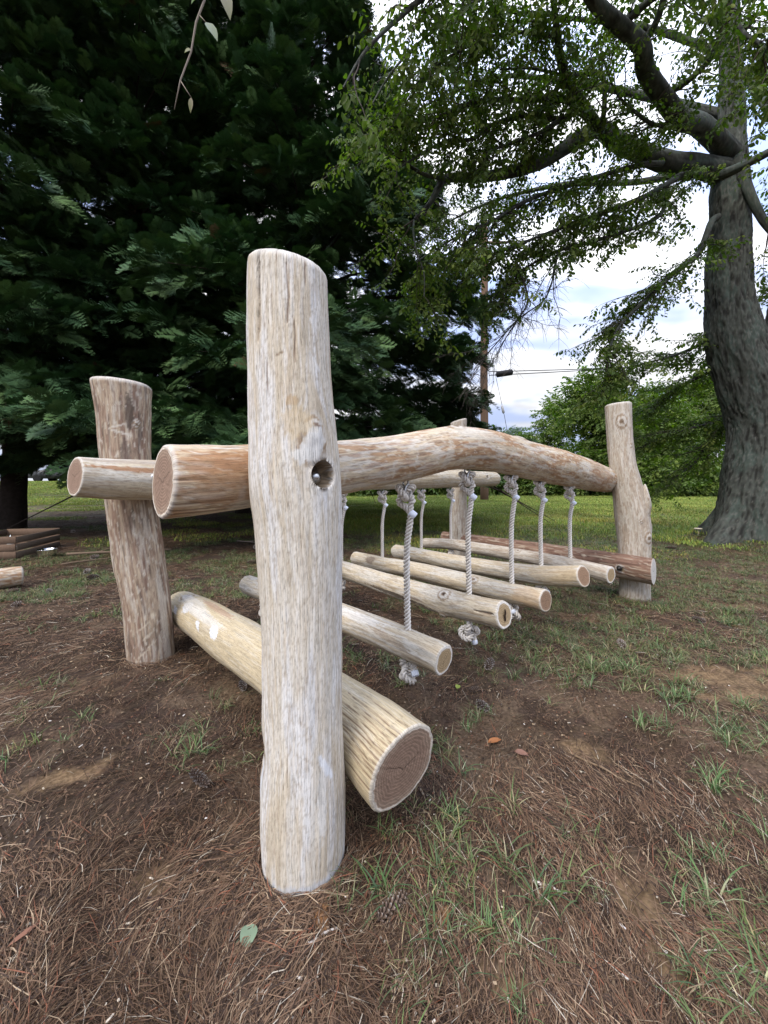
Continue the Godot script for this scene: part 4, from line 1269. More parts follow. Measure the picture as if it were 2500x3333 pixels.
# ---------------------------------------------------------------- crate, bowl, short log, mushroom, pole, car
func build_yard() -> void:
	# slatted wooden crate
	var c := V(-6.07, gh(-6.07, 6.28), 6.28)
	var t := thing("wooden_crate", c, "open slatted wooden crate standing under the evergreens", "crate")
	t.rotation.y = 1.777
	var wood := mat(Color(0.17, 0.13, 0.10), 0.85)
	wood.albedo_texture = M.wood.albedo_texture
	wood.uv1_triplanar = true
	wood.uv1_scale = Vector3(3, 2, 3)
	var wood2 := mat(Color(0.19, 0.125, 0.085), 0.85)
	wood2.albedo_texture = M.wood.albedo_texture
	wood2.uv1_triplanar = true
	wood2.uv1_scale = Vector3(2, 3, 3)
	var L := 1.05
	var W := 0.80
	for s in [-1, 1]:
		for k in 3:
			var b := Buf.new()
			b.box(Vector3(0, 0.062 + k * 0.115, s * W * 0.5), Vector3(L, 0.096, 0.016), Basis.IDENTITY, 0.003)
			part(t, "slat", b.mesh(false), wood)
		for k in 3:
			var b := Buf.new()
			if k == 1 and s == -1:
				for h in [-1, 1]:
					b.box(Vector3(s * (L * 0.5 + 0.012), 0.062 + k * 0.115, h * W * 0.3), Vector3(0.020, 0.110, W * 0.38), Basis.IDENTITY, 0.003)
				b.box(Vector3(s * (L * 0.5 + 0.012), 0.032 + k * 0.115, 0.0), Vector3(0.019, 0.05, W * 0.24), Basis.IDENTITY, 0.003)
			else:
				b.box(Vector3(s * (L * 0.5 + 0.012), 0.062 + k * 0.115, 0), Vector3(0.020, 0.110, W), Basis.IDENTITY, 0.003)
			part(t, "end_board", b.mesh(false), wood2)
	for k in 5:
		var b := Buf.new()
		b.box(Vector3(0, 0.008, (k - 2) * W * 0.19), Vector3(L, 0.012, W * 0.16), Basis.IDENTITY, 0.003)
		part(t, "bottom_slat", b.mesh(false), wood)
	# white rag in the crate
	var rb := Buf.new()
	var gridn := 9
	for i in gridn:
		for j in gridn:
			var u := i / 8.0 - 0.5
			var w := j / 8.0 - 0.5
			rb.add(Vector3(u * 0.12, 0.20 * exp(-12.0 * (u * u + w * w)) + 0.02 * N3(u * 9.0, w * 9.0, 3.0), w * 0.12))
	for i in gridn - 1:
		for j in gridn - 1:
			rb.quad(i * gridn + j, i * gridn + j + 1, (i + 1) * gridn + j + 1, (i + 1) * gridn + j)
	var rag := top_mesh("crumpled_paper", rb.mesh(), mat(Color(0.7, 0.74, 0.72), 0.8), c + Vector3(0.10, 0.13, 0.12))
	tag(rag, "crumpled white paper sticking up inside the wooden crate", "paper")
	# metal bowl
	var bo := V(-5.26, gh(-5.26, 6.02), 6.02)
	t = thing("metal_bowl", bo, "shiny metal bowl on the ground beside the wooden crate", "bowl")
	var b := Buf.new()
	b.lathe(Vector3.ZERO, [[0.0, 0.004], [0.095, 0.003], [0.106, 0.010], [0.116, 0.065], [0.124, 0.118], [0.130, 0.124], [0.134, 0.126], [0.130, 0.128], [0.120, 0.118], [0.112, 0.066], [0.100, 0.014], [0.0, 0.010]], 48)
	var chrome := mat(Color(0.85, 0.86, 0.88), 0.12)
	chrome.metallic = 1.0
	part(t, "bowl_body", b.mesh(), chrome)
	# short log lying at the left
	var lr := thing("short_log", V(-4.45, 0.0, 4.05), "short split-barked log lying on the ground before the crate", "log")
	add_log(lr, "log", [V(-4.85, 0.118, 3.62), V(-4.60, 0.119, 3.88), V(-4.28, 0.118, 4.22), V(-4.12, 0.116, 4.40)], [0.112, 0.115, 0.112, 0.106],
		{"style": "orange", "seed": 91.0, "sides": 64, "step": 0.016, "round0": 0.02, "round1": 0.02, "cracks": [[-1.2, 0.0, 0.96, 0.004, 0.012], [-1.8, 0.3, 0.96, 0.003, 0.01], [-0.7, 0.2, 0.9, 0.003, 0.008]]}, [M.end_tan, M.end_tan])
	# mushroom by the big tree
	var mp := V(6.15, gh(6.15, 7.55), 7.55)
	t = thing("mushroom", mp, "flat-capped white mushroom growing beside the big tree's root", "mushroom")
	b = Buf.new()
	b.tube([Vector3(0, -0.01, 0), Vector3(0.004, 0.06, 0), Vector3(0.0, 0.135, 0)], [0.016, 0.011, 0.012], 14)
	part(t, "stem", b.mesh(), mat(Color(0.55, 0.50, 0.42), 0.8))
	b = Buf.new()
	b.lathe(Vector3(0, 0.13, 0), [[0.0, 0.022], [0.03, 0.024], [0.055, 0.026], [0.068, 0.020], [0.070, 0.014], [0.055, 0.004], [0.03, 0.0], [0.0, -0.002]], 30)
	part(t, "cap", b.mesh(), mat(Color(0.60, 0.53, 0.42), 0.7))
	# utility pole
	var pp := V(5.46, gh(5.46, 21.0), 21.0)
	t = thing("utility_pole", pp, "tall brown wooden utility pole standing behind the evergreens", "utility pole")
	b = Buf.new()
	var pts := []
	var rd := []
	for k in 15:
		pts.append(Vector3(0.02 * sin(k * 0.7), k * 1.1 - 0.2, 0))
		rd.append(0.225 - 0.004 * k)
	b.tube(pts, rd, 20)
	var pm := mat(Color(0.20, 0.125, 0.085), 0.9)
	pm.albedo_texture = M.wood.albedo_texture
	pm.uv1_scale = Vector3(3, 0.6, 1)
	part(t, "shaft", b.mesh(), pm)
	b = Buf.new()
	b.box(Vector3(0.0, 13.9, 0.24), Vector3(2.4, 0.12, 0.10), Basis.IDENTITY, 0.01)
	part(t, "cross_arm", b.mesh(false), pm)
	var black := mat(Color(0.02, 0.02, 0.022), 0.6)
	b = Buf.new()
	for w in [[6.75, 26.0, 2.0], [6.95, 26.0, 1.3]]:
		var q := []
		var qr := []
		for k in 25:
			var s := k / 24.0
			q.append(Vector3(0.2 + w[1] * s, w[0] + w[2] * s - 1.2 * sin(PI * s) * 0.4, 0.24 + 3.0 * s))
			qr.append(0.022)
		b.tube(q, qr, 6)
	part(t, "cable", b.mesh(), black)
	b = Buf.new()
	b.tube([Vector3(0.55, 6.78, 0.3), Vector3(0.6, 6.78, 0.3), Vector3(1.38, 6.88, 0.4), Vector3(1.43, 6.88, 0.4)], [0.05, 0.16, 0.16, 0.05], 14)
	part(t, "splice_case", b.mesh(), black)
	b = Buf.new()
	b.tube([Vector3(0.15, 8.6, 0.2), Vector3(1.05, 4.5, 0.2), Vector3(1.85, 0.0, 0.2)], [0.012, 0.012, 0.012], 6)
	part(t, "guy_wire", b.mesh(), black)
	b = Buf.new()
	b.tube([Vector3(0.90, 5.15, 0.2), Vector3(0.91, 5.1, 0.2), Vector3(0.99, 4.75, 0.2), Vector3(1.0, 4.70, 0.2)], [0.02, 0.07, 0.07, 0.02], 12)
	part(t, "guy_insulator", b.mesh(), mat(Color(0.45, 0.45, 0.46), 0.5))
	build_car()

func build_car() -> void:
	# a dark estate car parked on the rise behind the evergreens; x along the car
	var at := V(-26.5, gh(-26.5, 32.0), 32.0)
	var t := thing("parked_car", at, "dark car parked on the grass rise behind the evergreen trunks", "car")
	t.rotation.y = 0.12
	var paint := mat(Color(0.035, 0.037, 0.040), 0.35)
	paint.clearcoat_enabled = true
	paint.clearcoat = 0.6
	var glass := mat(Color(0.03, 0.035, 0.04), 0.08)
	var tyre := mat(Color(0.02, 0.02, 0.02), 0.9)
	# body: cross-sections along the car [x, half width, sill, waist, roof]
	var prof := [[-2.3, 0.70, 0.42, 0.78, 0.80], [-2.2, 0.86, 0.32, 0.86, 0.90], [-1.2, 0.90, 0.28, 0.92, 0.98], [-0.75, 0.90, 0.28, 0.94, 1.05], [0.0, 0.90, 0.28, 0.95, 1.06], [1.6, 0.90, 0.28, 0.96, 1.06], [2.2, 0.86, 0.32, 0.94, 1.0], [2.35, 0.72, 0.42, 0.86, 0.9]]
	var b := Buf.new()
	var n := 8
	for i in prof.size():
		var p: Array = prof[i]
		for q in [[-p[1], p[2]], [-p[1] - 0.02, (p[2] + p[3]) * 0.5], [-p[1], p[3]], [-p[1] * 0.9, p[4]], [p[1] * 0.9, p[4]], [p[1], p[3]], [p[1] + 0.02, (p[2] + p[3]) * 0.5], [p[1], p[2]]]:
			b.add(Vector3(p[0], q[1], q[0]))
		if i > 0:
			for k in n:
				var a := (i - 1) * n
				b.quad(a + k, a + (k + 1) % n, a + n + (k + 1) % n, a + n + k)
	for e in [0, prof.size() - 1]:
		for k in range(1, n - 1): b.tri(e * n, e * n + k, e * n + k + 1)
	part(t, "body", b.mesh(false), paint)
	b = Buf.new()
	var cab := [[-0.95, 0.86, 1.04, 0.86], [-0.25, 0.74, 1.50, 0.74], [1.5, 0.72, 1.52, 0.72], [2.15, 0.84, 1.0, 0.84]]
	var ids := []
	for q in cab:
		ids.append([b.add(Vector3(q[0], q[2], -q[1])), b.add(Vector3(q[0], q[2], q[1]))])
	b.quad(ids[0][0], ids[0][1], ids[1][1], ids[1][0])
	b.quad(ids[1][0], ids[1][1], ids[2][1], ids[2][0])
	b.quad(ids[2][0], ids[2][1], ids[3][1], ids[3][0])
	for s in 2: b.quad(ids[0][s], ids[1][s], ids[2][s], ids[3][s])
	part(t, "cabin", b.mesh(false), paint)
	for s in [-1, 1]:
		for w in [[-0.62, 0.42, -0.18, 0.38], [0.52, 1.35, 0.52, 1.30]]:
			b = Buf.new()
			var z0: float = 0.875 * s
			var z1: float = 0.775 * s
			b.quad(b.add(Vector3(w[0], 1.06, z0)), b.add(Vector3(w[1], 1.06, z0)), b.add(Vector3(w[3], 1.44, z1)), b.add(Vector3(w[2], 1.44, z1)))
			part(t, "window", b.mesh(false), glass)
		for x in [-1.45, 1.45]:
			b = Buf.new()
			b.lathe(Vector3(x, 0.33, 0.80 * s), [[0.0, -0.11], [0.31, -0.11], [0.335, -0.08], [0.335, 0.08], [0.31, 0.11], [0.21, 0.11], [0.0, 0.10]], 24, Basis(Vector3.RIGHT, PI / 2.0 * s))
			part(t, "wheel", b.mesh(), tyre)
	b = Buf.new()
	b.box(Vector3(-2.27, 0.68, 0.55), Vector3(0.10, 0.12, 0.3), Basis.IDENTITY, 0.02)
	part(t, "headlight", b.mesh(), mat(Color(0.5, 0.5, 0.52), 0.2))
	b = Buf.new()
	b.box(Vector3(-2.27, 0.68, -0.55), Vector3(0.10, 0.12, 0.3), Basis.IDENTITY, 0.02)
	part(t, "headlight", b.mesh(), mat(Color(0.5, 0.5, 0.52), 0.2))

# ---------------------------------------------------------------- trees
# limbs of the shade tree: [x, height, distance, radius]
const LIMBS := {
	"x1": [[6.3, 7.9, 7.1, 0.09], [5.4, 8.6, 7.5, 0.075], [4.2, 9.3, 7.9, 0.06], [2.6, 9.8, 8.2, 0.04], [1.6, 9.7, 8.4, 0.025], [0.6, 9.3, 8.5, 0.012]],
	"x2": [[6.32, 9.0, 7.1, 0.07], [5.4, 10.2, 7.7, 0.055], [4.2, 11.0, 8.2, 0.04], [2.8, 11.5, 8.5, 0.02], [1.8, 11.3, 8.7, 0.01]],
	"x3": [[6.3, 7.1, 7.2, 0.08], [5.3, 7.4, 8.0, 0.06], [4.0, 7.8, 8.6, 0.05], [2.6, 7.8, 9.1, 0.03], [1.4, 7.4, 9.4, 0.018], [0.5, 6.8, 9.5, 0.01]],
	"x4": [[6.35, 8.5, 7.1, 0.06], [7.4, 9.3, 7.6, 0.04], [8.6, 9.8, 8.2, 0.015]],
	"x5": [[6.4, 9.8, 7.1, 0.06], [5.7, 11.0, 6.7, 0.045], [4.8, 11.8, 6.3, 0.03], [3.8, 12.0, 6.0, 0.012]],
	"x8": [[7.0, 6.0, 7.0, 0.06], [7.2, 6.6, 6.2, 0.045], [7.2, 7.0, 5.4, 0.03], [6.9, 7.0, 4.8, 0.012]],
	"a": [[6.39, 6.75, 7, 0.2], [5.5, 6.78, 6.83, 0.175], [4.81, 6.73, 6.67, 0.157], [3.98, 6.88, 6.5, 0.141], [3.52, 6.98, 6.33, 0.125], [3.11, 6.66, 6.17, 0.111], [2.52, 6.19, 6, 0.097], [1.96, 5.88, 5.83, 0.083], [1.43, 5.66, 5.67, 0.07], [0.89, 5.51, 5.5, 0.057], [0.74, 5.22, 5.33, 0.044], [0.61, 4.91, 5.17, 0.032], [0.39, 4.58, 5, 0.02]],
	"a2": [[0.86, 5.35, 5.3, 0.03], [0.56, 5.28, 5.15, 0.025], [0.3, 5.3, 5, 0.019], [0.07, 5.35, 4.85, 0.013], [-0.17, 5.36, 4.7, 0.008]],
	"a3": [[0.39, 4.58, 5, 0.014], [0.38, 4.41, 4.97, 0.012], [0.41, 4.17, 4.95, 0.01], [0.51, 3.86, 4.93, 0.008], [0.51, 3.54, 4.9, 0.006]],
	"b": [[3.28, 6.58, 5.9, 0.08], [2.9, 6.73, 5.66, 0.071], [2.59, 6.74, 5.41, 0.061], [2.37, 6.84, 5.17, 0.052], [2.22, 6.87, 4.93, 0.043], [2.07, 6.93, 4.69, 0.034], [1.9, 7, 4.44, 0.024], [1.69, 7.09, 4.2, 0.015]],
	"b1": [[3.28, 6.58, 5.9, 0.04], [3.28, 6.7, 5.75, 0.035], [3.17, 7.07, 5.6, 0.03], [2.82, 6.93, 5.45, 0.025], [2.47, 6.77, 5.3, 0.02], [1.98, 6.7, 5.15, 0.015], [1.5, 6.53, 5, 0.01]],
	"b2": [[2.92, 6.77, 5.7, 0.045], [2.42, 6.6, 5.45, 0.039], [1.83, 6.33, 5.2, 0.033], [1.2, 6.07, 4.95, 0.026], [0.64, 5.63, 4.7, 0.02], [0.01, 5.25, 4.45, 0.014], [-0.3, 4.92, 4.2, 0.008]],
	"c": [[3.16, 6.61, 5.85, 0.05], [2.87, 6.63, 5.68, 0.042], [2.53, 6.36, 5.51, 0.034], [2.16, 6.02, 5.34, 0.026], [1.68, 5.72, 5.17, 0.018], [1.32, 5.45, 5, 0.01]],
	"c2": [[2.62, 6.54, 5.7, 0.035], [1.98, 6.4, 5.5, 0.031], [1.5, 6.09, 5.3, 0.026], [1.17, 5.72, 5.1, 0.022], [0.73, 5.49, 4.9, 0.017], [0.23, 5.04, 4.7, 0.013], [0, 4.75, 4.5, 0.008]],
	"d": [[6.39, 7.02, 7, 0.17], [5.73, 7.11, 6.67, 0.158], [5.18, 7.05, 6.34, 0.146], [4.62, 6.85, 6.01, 0.134], [4.09, 6.88, 5.68, 0.122], [3.63, 6.9, 5.35, 0.11], [3.35, 6.85, 5.02, 0.098], [2.87, 6.73, 4.69, 0.086], [2.41, 6.58, 4.36, 0.074], [2.03, 6.51, 4.03, 0.062], [1.65, 6.52, 3.7, 0.05]],
	"d1": [[3.47, 7.06, 5.2, 0.05], [3.5, 7.11, 4.93, 0.04], [3.42, 7.24, 4.67, 0.03], [3.28, 7.32, 4.4, 0.02]],
	"d2": [[4.18, 7, 5.8, 0.05], [4.33, 6.92, 5.55, 0.041], [4.46, 6.98, 5.3, 0.033], [4.43, 7.13, 5.05, 0.024], [4.32, 7.41, 4.8, 0.015]],
	"e": [[6.05, 6.65, 6.9, 0.06], [5.21, 6.49, 6.67, 0.053], [4.81, 6.2, 6.44, 0.046], [4.19, 5.77, 6.21, 0.039], [3.31, 5.32, 5.99, 0.031], [2.64, 4.97, 5.76, 0.024], [1.76, 4.52, 5.53, 0.017], [1.21, 4.18, 5.3, 0.01]],
	"f": [[4.69, 6.55, 6.5, 0.045], [4.09, 6.3, 6.25, 0.039], [3.07, 5.85, 6, 0.033], [2.17, 5.39, 5.75, 0.026], [1.56, 4.91, 5.5, 0.02], [0.96, 4.5, 5.25, 0.014], [0.41, 4.03, 5, 0.008]],
	"g": [[5.39, 6.53, 6.8, 0.045], [4.89, 6.32, 6.6, 0.039], [4.57, 5.6, 6.4, 0.033], [3.64, 5.13, 6.2, 0.027], [2.71, 4.77, 6, 0.021], [2.04, 4.33, 5.8, 0.015], [1.59, 3.85, 5.6, 0.009]],
	"h": [[5.88, 5.84, 6.8, 0.06], [5.67, 5.66, 6.69, 0.053], [5.35, 5.06, 6.57, 0.045], [4.92, 4.73, 6.46, 0.038], [4.28, 4.15, 6.34, 0.031], [3.78, 3.65, 6.23, 0.024], [3.54, 3.11, 6.11, 0.016], [3.53, 2.84, 6, 0.009]],
	"i": [[6.21, 6.82, 6.8, 0.1], [6.25, 6.51, 6.72, 0.086], [6.3, 6.13, 6.64, 0.072], [6.45, 5.63, 6.56, 0.058], [6.69, 5.15, 6.48, 0.044], [7, 4.41, 6.4, 0.03]],
	"j": [[5.7, 6.35, 6.5, 0.08], [5.8, 6.31, 6.28, 0.068], [6.02, 6.34, 6.05, 0.055], [6.3, 6.43, 5.82, 0.042], [6.52, 6.56, 5.6, 0.03]],
	"k": [[6.18, 8.24, 6.6, 0.07], [6.23, 7.6, 6.4, 0.057], [6.26, 7.07, 6.2, 0.043], [6.63, 6.66, 6, 0.03]],
	"n": [[1.73, 6.81, 3.9, 0.04], [1.13, 6.38, 3.76, 0.033], [0.57, 5.88, 3.62, 0.026], [0.13, 5.37, 3.48, 0.02], [-0.16, 4.92, 3.34, 0.013], [-0.34, 4.46, 3.2, 0.006]],
	"o": [[1.96, 7.21, 4.6, 0.03], [1.39, 6.89, 4.44, 0.025], [0.88, 6.43, 4.28, 0.02], [0.45, 5.94, 4.12, 0.016], [0.1, 5.42, 3.96, 0.011], [-0.13, 4.89, 3.8, 0.006]],
	"p": [[2.25, 6.95, 5, 0.025], [1.67, 6.78, 4.8, 0.02], [1.16, 6.44, 4.6, 0.015], [0.69, 6, 4.4, 0.011], [0.25, 5.43, 4.2, 0.006]],
	"q": [[2.94, 6.86, 4.8, 0.05], [3.12, 6.74, 4.4, 0.037], [3.32, 6.47, 4, 0.025], [3.42, 6.07, 3.6, 0.012]],
	"r": [[4.32, 7.41, 4.8, 0.03], [4.25, 6.6, 4.6, 0.023], [4.33, 6.15, 4.4, 0.017], [4.39, 5.53, 4.2, 0.01]],
	"s": [[4.69, 6.93, 6.1, 0.035], [4.16, 6.62, 5.88, 0.028], [3.67, 6.61, 5.65, 0.022], [3.26, 6.66, 5.42, 0.015], [2.94, 6.93, 5.2, 0.008]],
	"t": [[1.97, 4.23, 5.6, 0.014], [2.08, 3.77, 5.6, 0.012], [1.74, 3.32, 5.6, 0.009], [1.48, 3.02, 5.6, 0.007], [1.35, 2.87, 5.6, 0.005]],
	"u": [[2.58, 4.59, 5.7, 0.014], [2.4, 3.92, 5.7, 0.011], [1.99, 3.58, 5.7, 0.008], [1.68, 3.1, 5.7, 0.005]],
	"m": [[7.03, 2.64, 7.6, 0.035], [6.82, 2.43, 7.75, 0.028], [6.29, 2.27, 7.9, 0.022], [5.9, 2.15, 8.05, 0.015], [5.62, 1.97, 8.2, 0.008]],
	"m2": [[7.12, 2.48, 7.7, 0.03], [6.94, 2.29, 7.83, 0.025], [6.61, 1.84, 7.95, 0.019], [6.48, 1.55, 8.07, 0.013], [6.21, 1.28, 8.2, 0.008]],
	"m3": [[7.03, 3.74, 7.6, 0.04], [6.7, 3.44, 7.85, 0.032], [6.33, 3.22, 8.1, 0.024], [6.02, 2.88, 8.35, 0.016], [5.89, 2.62, 8.6, 0.008]],
	"m4": [[6.75, 4.25, 7.3, 0.04], [6.2, 3.87, 7.47, 0.032], [5.7, 3.66, 7.65, 0.024], [5.17, 3.53, 7.83, 0.016], [4.81, 3.2, 8, 0.008]],
}

func frond_buf(r: RandomNumberGenerator, ln: float, col: Color, droop: float) -> Buf:
	# a flat feathery spray along +z, its face up
	var b := Buf.new()
	var n := 11
	var strip := func(o: Vector3, e: Vector3, w: float, c: Color) -> void:
		var s := (e - o).cross(Vector3.UP).normalized() * w
		var i := b.add(o - s, c)
		b.add(o + s, c)
		b.add(e, c)
		b.tri(i, i + 1, i + 2)
	var at := func(t: float) -> Vector3:
		return Vector3(0, -droop * t * t * ln, t * ln)
	strip.call(at.call(0.0), at.call(0.6), ln * 0.012, col * 0.6)
	strip.call(at.call(0.5), at.call(1.03), ln * 0.022, col)
	for i in n:
		var t := 0.10 + 0.86 * i / (n - 1.0)
		for s in [-1, 1]:
			var o: Vector3 = at.call(t + r.randf_range(-0.02, 0.02))
			var an: float = deg_to_rad(r.randf_range(28.0, 46.0)) * s
			var l := ln * (0.50 * pow(1.0 - t, 0.62) + 0.07) * r.randf_range(0.75, 1.15)
			var dir := Vector3(sin(an), r.randf_range(-0.22, 0.18), cos(an)).normalized()
			var c := col * r.randf_range(0.8, 1.2)
			c.a = 1.0
			strip.call(o, o + dir * l, ln * 0.0150, c)
			var m := 5 if l > ln * 0.2 else 3
			for j in m:
				var tt := 0.25 + 0.6 * j / m
				for u in [-1, 1]:
					var d2 := dir.rotated(Vector3.UP, deg_to_rad(38.0) * u)
					d2.y += r.randf_range(-0.15, 0.1)
					var l2 := l * (0.50 - 0.36 * tt) + ln * 0.04
					strip.call(o + dir * l * tt, o + dir * l * tt + d2 * l2, ln * 0.0155, c * r.randf_range(0.9, 1.15))
	return b

func leaf_twig(sd: int, ln: float, leaves: int, size: float, hang: float) -> ArrayMesh:
	# a thin twig along +z with alternate hanging leaves
	var r := rnd(sd)
	var b := Buf.new()
	var at := func(t: float) -> Vector3:
		return Vector3(0.03 * sin(t * 5.0 + sd), -0.16 * t * t * ln, t * ln)
	b.tube([at.call(0.0), at.call(0.5), at.call(1.0)], [0.0022, 0.0016, 0.0008], 4, Color(0.35, 0.28, 0.22), false)
	for i in leaves:
		var t := 0.12 + 0.88 * (i + 0.5) / leaves
		var s := 1.0 if i % 2 == 0 else -1.0
		var o: Vector3 = at.call(t)
		var dir := Vector3(s * r.randf_range(0.4, 1.0), -hang * r.randf_range(0.4, 1.5), r.randf_range(0.0, 0.7)).normalized()
		var nrm := Vector3(r.randfn(0.0, 0.5), 1.0, r.randfn(0.0, 0.5)).normalized()
		var l := size * r.randf_range(0.7, 1.2)
		var c := Color(1, 1, 1) * r.randf_range(0.7, 1.25)
		if r.randf() < 0.10: c = Color(2.0, 1.5, 0.8)
		c.a = 1.0
		leaf_shape(b, o + dir * l * 0.16, dir, nrm, l, l * r.randf_range(0.44, 0.58), c, r.randf_range(0.0, 0.35))
	return b.mesh()

func look(dir: Vector3, up: Vector3, s: float) -> Basis:
	var z := dir.normalized()
	var x := up.cross(z)
	if x.length() < 0.05: x = Vector3.RIGHT.cross(z)
	x = x.normalized()
	return Basis(x, z.cross(x), z).scaled_local(Vector3.ONE * s)

func bark_trunk(path: Array, sides: int, step: float, relief: float, sd: float, flare: bool) -> ArrayMesh:
	var q := smooth_path(path, step)
	var b := Buf.new()
	var x := Vector3(0, 0, 1)
	var v := 0.0
	for i in q.size():
		var m: Vector4 = q[i]
		var p := Vector3(m.x, m.y, m.z)
		var qa: Vector4 = q[maxi(i - 2, 0)]
		var qb: Vector4 = q[mini(i + 2, q.size() - 1)]
		var t := Vector3(qb.x - qa.x, qb.y - qa.y, qb.z - qa.z).normalized()
		if i > 0: v += p.distance_to(Vector3(q[i - 1].x, q[i - 1].y, q[i - 1].z))
		x = (x - t * x.dot(t)).normalized()
		var y := t.cross(x)
		for k in sides + 1:
			var a := TAU * (k % sides) / sides
			var ca := cos(a)
			var sa := sin(a)
			var R := m.w
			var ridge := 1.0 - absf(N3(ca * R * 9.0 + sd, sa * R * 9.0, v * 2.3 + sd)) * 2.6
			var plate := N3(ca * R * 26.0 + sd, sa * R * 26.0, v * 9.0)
			var swell := N3(ca * 1.2 + sd, sa * 1.2, v * 0.9)
			var r := R * (1.0 + 0.10 * swell) + relief * (0.7 * maxf(ridge, -0.6) + 0.55 * plate) * minf(1.0, R * 3.0)
			if flare:
				var lobe := 0.5 + 0.5 * cos(a * 5.0 + 0.9 + 0.7 * sin(a * 2.0))
				r += R * 0.75 * pow(lobe, 2.2) * pow(ss(1.15, -0.1, p.y), 2.2) - R * 0.08 * (1.0 - lobe) * ss(1.6, 0.2, p.y)
			var lich := ss(0.02, 0.30, N3(ca * R * 4.0 + sd, sa * R * 4.0, v * 1.6 + 9.0))
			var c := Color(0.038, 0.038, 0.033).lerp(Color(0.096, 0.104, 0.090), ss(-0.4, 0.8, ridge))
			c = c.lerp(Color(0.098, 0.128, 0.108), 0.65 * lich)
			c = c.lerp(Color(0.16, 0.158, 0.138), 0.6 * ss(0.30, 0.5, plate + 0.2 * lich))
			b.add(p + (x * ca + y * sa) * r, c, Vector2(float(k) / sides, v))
		if i > 0:
			var f := (i - 1) * (sides + 1)
			for k in sides: b.quad(f + k, f + sides + 1 + k, f + sides + 2 + k, f + k + 1)
	return b.mesh()

func limb_path(a: Array) -> Array:
	var out := []
	for p in a: out.append(Vector4(p[0], p[1], -p[2], p[3]))
	return out

